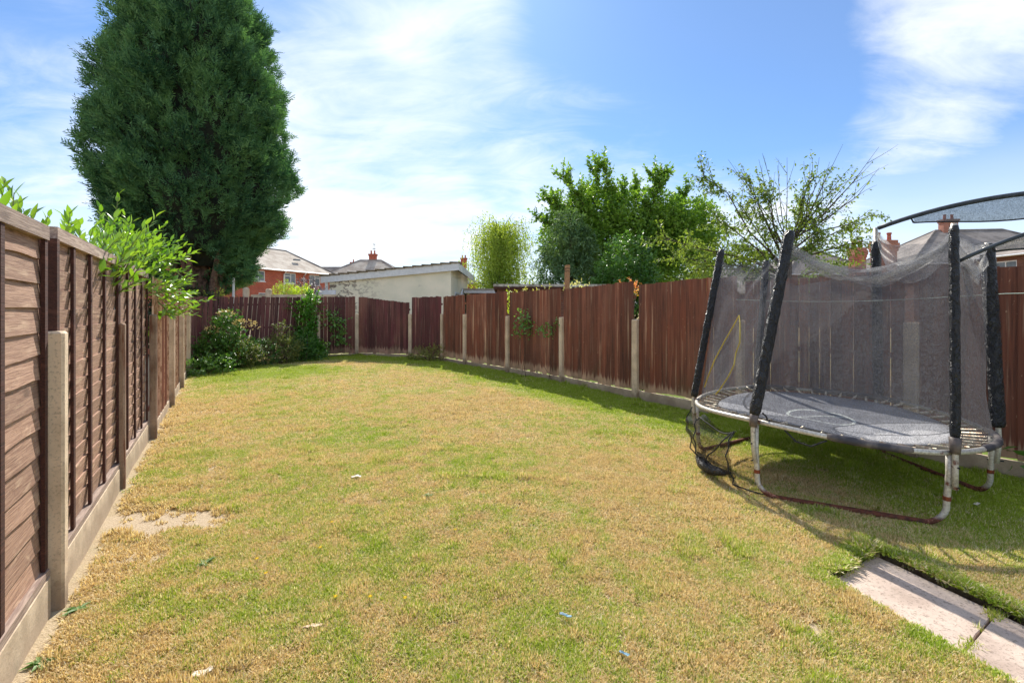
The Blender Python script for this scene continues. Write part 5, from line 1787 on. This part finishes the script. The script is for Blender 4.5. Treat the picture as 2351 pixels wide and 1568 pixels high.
# U shaped legs
for k0, k1 in (('B', 'D'), ('E', 'C'), ('F', 'A')):
    p0, p1 = rp(ANG[k0]), rp(ANG[k1])
    f0, f1 = p0.copy(), p1.copy()
    ch = (p1 - p0); ch.z = 0; ch.normalize()
    f0 += ch * .008; f1 -= ch * .012
    pts = [p0 + Vector((0, 0, -.012)), Vector((p0.x, p0.y, .40)), Vector((f0.x, f0.y, .22))]
    rb = .15
    for s in range(1, 8):
        a = R(90 * s / 8)
        pts.append(Vector((f0.x, f0.y, .0)) + ch * (rb * (1 - math.cos(a))) + Vector((0, 0, .022 + rb * (1 - math.sin(a)))))
    base0, base1 = Vector((f0.x, f0.y, .022)) + ch * rb, Vector((f1.x, f1.y, .022)) - ch * rb
    leg = MB()
    pr = pts + [base0]
    leg.tube(pr, .0205, 10)
    pts2 = [p1 + Vector((0, 0, -.012)), Vector((p1.x, p1.y, .40)), Vector((f1.x, f1.y, .22))]
    for s in range(1, 8):
        a = R(90 * s / 8)
        pts2.append(Vector((f1.x, f1.y, .0)) - ch * (rb * (1 - math.cos(a))) + Vector((0, 0, .022 + rb * (1 - math.sin(a)))))
    leg.tube(pts2 + [base1], .0205, 10)
    lo = leg.build('leg', M_STEEL, TP, world=True, smooth=True)
    MB().tube([base0 - ch * .03, base0.lerp(base1, .3), base0.lerp(base1, .7), base1 + ch * .03], .0225, 10).build('base_bar', simple('heavily_rusted_steel', S(112, 62, 42), .85, 0, S(70, 40, 32), 30, .4), lo, world=True, smooth=True)
    for q in (f0, f1):
        MB().tube([(q.x, q.y, .205), (q.x, q.y, .235)], .0235, 10).build('rust_collar', simple('orange_rust', S(142, 74, 40), .9, 0, S(96, 50, 34), 40), lo, world=True)
# poles
TOPS = {'A': Vector((2.31, 4.98, 2.22)), 'B': Vector((2.375, 3.86, 2.235)), 'D': Vector((3.265, 3.33, 2.195)), 'E': Vector((4.06, 3.85, 2.13)), 'C': Vector((4.05, 5.02, 2.47)), 'F': Vector((3.10, 5.50, 2.16))}
BASES = {k: rp(ANG[k], TR + .042) for k in ANG}


def pole_pt(k, z):
    b_, t_ = BASES[k], TOPS[k]
    s = (z - b_.z) / (t_.z - b_.z)
    return b_.lerp(t_, s) if s > 0 else Vector((b_.x, b_.y, z))


SLV = {'A': (.62, 2.24), 'B': (.70, 2.25), 'D': (.66, 2.20), 'E': (.60, 2.14), 'C': (.62, 2.34), 'F': (.66, 2.18)}
for k in ANG:
    b_, t_ = BASES[k], TOPS[k]
    pl_ = MB().tube([(b_.x * .5 + rp(ANG[k]).x * .5, b_.y, .30), (b_.x, b_.y, .44), b_, t_ + Vector((0, 0, .02))], .0185, 9).build('pole', M_STEEL, TP, world=True, smooth=True)
    z0, z1 = SLV[k]
    n = 40
    rr = random.Random(ord(k))
    wd = {'B': .045, 'C': .048, 'E': .048, 'D': .030}.get(k, .038)
    pts = [pole_pt(k, z0 + (z1 - z0) * i / n) + Vector((rr.uniform(-.002, .002), rr.uniform(-.002, .002), 0)) for i in range(n + 1)]
    rad_ = [wd * (1 + .05 * math.sin(i * 1.7 + rr.random()) * rr.random() + rr.uniform(-.045, .045)) * (1.0 if 0 < i < n else .8) for i in range(n + 1)]
    MB().tube(pts, rad_, 14).build('foam_sleeve', M_VINYL, pl_, world=True, smooth=True)
    if k in 'BD':
        zt = (.60, .70) if k == 'B' else (.555, .66)
        MB().tube([pole_pt(k, zt[0]), pole_pt(k, (zt[0] + zt[1]) / 2), pole_pt(k, zt[1] + .01)], [.029, .033, .036], 10).build('tape_wrap', M_TAPE, pl_, world=True, smooth=True)
    for z in (.32, .46):
        q = pole_pt(k, z)
        rin = (rp(ANG[k]) - q); rin.z = 0
        MB().tube([q - rin.normalized() * .03, q + rin.normalized() * .07], .006, 6).build('bolt', M_BLACK, pl_, world=True)
# net: one sheet between each pair of neighbouring poles
SAG = {('A', 'B'): .16, ('B', 'D'): .24, ('D', 'E'): .22, ('E', 'C'): .12, ('C', 'F'): .30, ('F', 'A'): .12}
ORD = ['A', 'B', 'D', 'E', 'C', 'F', 'A']


def net_pt(k0, k1, s, v, seed=0):
    a0, a1 = ANG[k0], ANG[k1]
    if a1 < a0: a1 += 360
    bot = rp(a0 + (a1 - a0) * s, TR - .035, .012)
    tp0, tp1 = TOPS[k0] - Vector((0, 0, .05 if k0 != 'C' else .18)), TOPS[k1] - Vector((0, 0, .05 if k1 != 'C' else .18))
    sag = SAG[(k0, k1)]
    top = tp0.lerp(tp1, s)
    top.z -= sag * (4 * s * (1 - s)) ** .7 + .03 * math.sin(s * 17 + a0) * s * (1 - s) * 4
    q = bot.lerp(top, v)
    # poles lean: follow them at the sides and pull in towards the chord between
    e = min(s, 1 - s) * 2
    inn = Vector((TC[0] - q.x, TC[1] - q.y, 0)).normalized()
    wr = math.sin(s * 9 + v * 5 + a0) * .010 + math.sin(s * 21 - v * 13 + a0 * 2) * .005
    wr += .035 * math.sin(v * 34 + 7 * math.sin(s * 4 + a0) + a0) * max(0, v - .66) * 3 * (e ** .5)
    q.z -= .05 * math.sin(s * 11 + v * 6 + a0) * max(0, v - .6) * 2 * e
    q += inn * (.05 * e * math.sin(math.pi * min(v * 1.2, 1)) + wr * min(1, e * 3))
    return q


for k0, k1 in zip(ORD, ORD[1:]):
    nu, nv = 30, 44
    vs = [net_pt(k0, k1, i / nu, j / nv) for j in range(nv + 1) for i in range(nu + 1)]
    fs = [(j * (nu + 1) + i, j * (nu + 1) + i + 1, (j + 1) * (nu + 1) + i + 1, (j + 1) * (nu + 1) + i) for j in range(nv) for i in range(nu)]
    MB().add(vs, fs).build('net', M_NET, TP, world=True, smooth=True)
# zip of the doorway
for pth in (((.47, .66), (.42, .58), (.36, .46), (.28, .31), (.20, .18), (.15, .11)), ((.47, .66), (.52, .60), (.57, .52), (.60, .45), (.58, .38), (.62, .30), (.60, .22), (.55, .13), (.52, .10))):
    pts = [net_pt('A', 'B', s, v) + Vector((-.012, -.008, 0)) for s, v in pth]
    MB().tube(pts, [.006] * len(pts), 6).build('zip', simple('yellow_zip_tape', S(196, 172, 62), .6), TP, world=True)


# loose upper netting slung from the rear pole to the front right pole
def sling(name, pa, pb, sag, depth, mat_, parent, seed, nu=26, nv=12):
    rr = np.random.default_rng(seed)
    ph = rr.uniform(0, 6, 6)
    vs = []
    for j in range(nv + 1):
        for i in range(nu + 1):
            s, v = i / nu, j / nv
            q = Vector(pa).lerp(Vector(pb), s)
            q.z -= sag * 4 * s * (1 - s) + v * depth * (0.15 + 1.7 * s * (1 - s) * 2) + .03 * math.sin(v * 12 + s * 9 + ph[0])
            q += Vector((math.sin(v * 9 + ph[1] + s * 4) * .05, math.sin(v * 11 + ph[2] - s * 6) * .06, 0)) * math.sin(math.pi * s)
            vs.append(q)
    fs = [(j * (nu + 1) + i, j * (nu + 1) + i + 1, (j + 1) * (nu + 1) + i + 1, (j + 1) * (nu + 1) + i) for j in range(nv) for i in range(nu)]
    return MB().add(vs, fs).build(name, mat_, parent, world=True, smooth=True)


sling('loose_net', TOPS['C'], TOPS['D'] + Vector((.02, .02, -.02)), .16, .34, M_NET_L, TP, 4)
sling('loose_net', TOPS['D'], TOPS['E'] + Vector((0, 0, -.02)), .06, .30, M_NET_L, TP, 5, 16, 8)
sling('loose_net', TOPS['B'] + Vector((0, .02, -.10)), TOPS['D'] + Vector((-.02, .02, -.12)), .20, .12, M_NET_L, TP, 6)
# sprung top rods with a strip of mesh between rod and cord
for nm, p0, p1, bul in (('a', TOPS['C'] + Vector((.0, -.03, .01)), Vector((5.62, 3.2, 2.36)), .93), ('b', Vector((3.31, 3.34, 1.94)), Vector((4.72, 2.62, 2.16)), .72)):
    N = 24
    ro = [p0.lerp(p1, i / N) + Vector((0, 0, bul * (i / N) * (1 - i / N))) for i in range(N + 1)]
    MB().tube(ro, .023 if nm == 'a' else .014, 8).build('top_rod', simple('dark_rod_sleeve', S(56, 66, 76), .5, 0, S(40, 48, 56), 20), TP, world=True, smooth=True)
    i0 = 3
    co_l = [p0.lerp(p1, i / N) + Vector((0, 0, .012 + .02 * math.sin(i * .5))) for i in range(i0, N + 1)]
    MB().tube(co_l, .007, 6).build('cord', M_BLACK, TP, world=True)
    vs = []
    for i in range(i0, N + 1):
        for j in range(7):
            q = co_l[i - i0].lerp(ro[i], j / 6)
            vs.append(q + Vector((.012 * math.sin(i * 1.3 + j), .02 * math.sin(i * .9 + j * 1.4), 0)))
    fs = [(i * 7 + j, i * 7 + j + 1, (i + 1) * 7 + j + 1, (i + 1) * 7 + j) for i in range(N - i0) for j in range(6)]
    MB().add(vs, fs).build('top_mesh', M_NET2, TP, world=True, smooth=True)
    MB().tube([co_l[0], co_l[0].lerp(ro[i0], .5) + Vector((-.02, .01, .02)), ro[i0]], .008, 6).build('cord', M_BLACK, TP, world=True)
# loose straps
for pts in (([pole_pt('B', .72) + Vector((.045, -.03, 0)), pole_pt('B', .69) + Vector((.08, -.04, 0)), pole_pt('B', .63) + Vector((.10, -.05, -.02)), rp(216, TR - .02, .03)]),
            ([rp(222, TR, -.02), rp(226, TR + .0, -.09), rp(231, TR, -.10), rp(236, TR, -.03)])):
    MB().tube(pts, .007, 6).build('strap', M_BLACK, TP, world=True)

# shoe bag tied below the ring
SB = thing('shoe_bag', 'black mesh shoe bag hanging slack from the left of the trampoline ring', 'bag', (2.05, 4.4, .3))


def bag_pt(s, v):
    deg = 156 + (203 - 156) * s
    top = rp(deg, TR + .035, -.045 - .10 * math.sin(math.pi * ((s * 1.6 + .1) % 1)) ** 2 * (1 if s > .3 else .5))
    zb = np.interp(s, [0, .25, .4, .55, .7, .85, 1], [.20, .16, .10, .055, .045, .07, .11])
    q = Vector((top.x, top.y, top.z + (zb - top.z) * v))
    o_ = Vector((q.x - TC[0], q.y - TC[1], 0)).normalized()
    return q + o_ * (.05 * math.sin(math.pi * v) * (1 + .5 * math.sin(s * 14)) + .012 * math.sin(v * 20 + s * 11))


nu, nv = 28, 16
vs = [bag_pt(i / nu, j / nv) for j in range(nv + 1) for i in range(nu + 1)]
fs = [(j * (nu + 1) + i, j * (nu + 1) + i + 1, (j + 1) * (nu + 1) + i + 1, (j + 1) * (nu + 1) + i) for j in range(nv) for i in range(nu)]
MB().add(vs, fs).build('mesh_panel', M_BAG, SB, world=True, smooth=True)
pts = [bag_pt(s, .97) + Vector((-.01, 0, .03)) for s in np.linspace(.38, .95, 13)]
MB().tube(pts, [.012, .03, .045, .052, .055, .055, .052, .048, .045, .04, .034, .022, .010], 9).build('base_pad', M_VINYL, SB, world=True, smooth=True)
for sa, va, sb_, vb in ((.34, .0, .5, .95), (.95, .05, .60, .9), (.98, .0, .97, 1.0), (.02, .0, .03, 1.0), (.34, .02, .62, .08), (.62, .08, .98, .03)):
    pts = [bag_pt(sa + (sb_ - sa) * i / 6, va + (vb - va) * i / 6) + Vector((-.012, -.008, 0)) for i in range(7)]
    MB().tube(pts, .006, 6).build('strap', M_BLACK, SB, world=True)
for pts in (([bag_pt(.97, 1.0), bag_pt(.97, 1.0) + Vector((-.02, -.02, -.05)), Vector((2.04, 3.86, .03)), Vector((2.13, 3.80, .02)), Vector((2.2, 3.78, .03))]),
            ([bag_pt(.02, 1.0), bag_pt(.02, 1.0) + Vector((-.03, -.02, -.10)), bag_pt(.02, 1.0) + Vector((.03, -.06, -.17)), bag_pt(.02, 1.0) + Vector((.10, -.05, -.18))])):
    MB().tube(pts, .007, 6).build('strap', M_BLACK, SB, world=True)

# ------------------------------------------------------------------ small things on the lawn
rng = np.random.default_rng(3)


def scrap(name, label, cat, px, py, size, mat_, seed, thin=.5, rot=0.0, flat=.35):
    rr = np.random.default_rng(seed)
    Y = F * CH / (py - HY)
    x = (px - CX) / F * Y
    n = 6
    vs, fs = [], []
    for j in range(n + 1):
        for i in range(n + 1):
            u, v = i / n - .5, j / n - .5
            k = 1 - .35 * (abs(u) * 2) ** 3
            q = np.array((u * size, v * size * thin * k, 0)) + rr.normal(0, size * .035, 3)
            q[2] = abs(q[2]) * 3 * flat + .012 + size * flat * .5 * (math.sin(u * 7 + seed) + 1) * .5
            vs.append((x + q[0] * math.cos(rot) - q[1] * math.sin(rot), Y + q[0] * math.sin(rot) + q[1] * math.cos(rot), q[2] + .012))
    fs = [(j * (n + 1) + i, j * (n + 1) + i + 1, (j + 1) * (n + 1) + i + 1, (j + 1) * (n + 1) + i) for j in range(n) for i in range(n)]
    o = MB().add(vs, fs).build(name, mat_)
    sm = o.modifiers.new('thick', 'SOLIDIFY')
    sm.thickness = .002
    tag(o, label, cat)


M_PAPER = simple('dirty_white_paper', S(232, 224, 208), .8)
M_BLUEP = simple('blue_plastic_film', S(84, 136, 158), .5, 0, S(56, 96, 120), 30)
scrap('paper_scrap', 'crumpled white paper scrap in the middle of the lawn', 'litter', 818, 1100, .085, M_PAPER, 1, .5, .1, .3)
scrap('wood_sliver', 'pale flat wood sliver lying on the front lawn', 'litter', 717, 1447, .09, simple('pale_wood', S(222, 196, 168), .8), 2, .22, .25, .05)
scrap('plastic_scrap', 'thin strip of blue plastic in the grass, farther from the camera', 'litter', 1298, 1422, .065, M_BLUEP, 3, .25, -.5, .1)
scrap('plastic_scrap', 'short strip of blue plastic in the grass at the bottom edge', 'litter', 1433, 1511, .045, M_BLUEP, 4, .3, -.6, .1)
scrap('paper_scrap', 'white paper scrap at the bottom edge of the lawn', 'litter', 466, 1557, .07, M_PAPER, 5, .5, .5, .25)
scrap('paper_scrap', 'small bright scrap in the shaded grass right of the trampoline leg', 'litter', 2243, 1163, .07, M_PAPER, 6, .35, .4, .1)
# yellow flowers
ym = simple('yellow_petal', S(240, 206, 40), .6)
fl0 = None
for px, py in ((762, 1210), (590, 1296), (735, 1270), (850, 1385), (770, 1385), (930, 1388), (440, 985), (455, 1002), (470, 978), (505, 990), (420, 1010), (610, 1330), (1045, 1228)):
    Y = F * CH / (py - HY)
    t = thing('yellow_flower', 'tiny yellow dandelion flower in the thin lawn', 'flower', ((px - CX) / F * Y, Y, 0), rng.uniform(0, 6), 'yellow flowers in the lawn')
    if fl0 is None:
        st_ = MB().tube([(0, 0, -.01), (.003, 0, .02), (.004, .002, .038)], .0012, 5).build('stalk', M_STEM, t)
        h = MB()
        vs, fs = [(0, 0, .043)], []
        for i in range(24):
            a = i / 24 * 2 * math.pi
            r_ = .0135 if i % 2 else .009
            vs.append((r_ * math.cos(a), r_ * math.sin(a), .040 + .002 * (i % 2)))
        fs = [(0, 1 + i, 1 + (i + 1) % 24) for i in range(24)]
        hd = h.add(vs, fs).build('petals', ym, t)
        fl0 = (st_, hd)
    else:
        for q in fl0:
            c_ = q.copy(); COL.objects.link(c_); c_.parent = t
# broad leaved rosettes in the turf
M_WEED = mat_leaf('grey_green_weed', S(76, 118, 48), S(128, 156, 96), .25)
wn = ['plantain rosette in the lawn centre, left of the trampoline', 'flat weed rosette near the bare earth patch', 'flat grey green weed by the nearest lap fence', 'flat weed rosette below the wood sliver',
      'weed tuft at the bottom left corner beside the gravel board', 'flat weed rosette left of the paper scrap']
for i, (px, py) in enumerate(((1098, 1158), (470, 1300), (180, 1405), (560, 1520), (95, 1530), (985, 1140))):
    Y = F * CH / (py - HY)
    t = thing('weed', wn[i], 'weed', ((px - CX) / F * Y, Y, 0))
    n = 12
    a = rng.uniform(0, 6.28, n)
    D = np.stack([np.cos(a), np.sin(a), rng.uniform(.1, .5, n)], -1)
    V, Fc = leaf_arrays(np.zeros((n, 3)) + np.array((0, 0, .014)), D, np.tile((0, 0, 1.0), (n, 1)), rng.uniform(.035, .075, n), .022, bend=.25)
    for q in range(n):
        link('leaf', np_mesh('leaf', V[q * 4:q * 4 + 4], np.array([(0, 1, 2), (0, 2, 3)])), t, M_WEED)
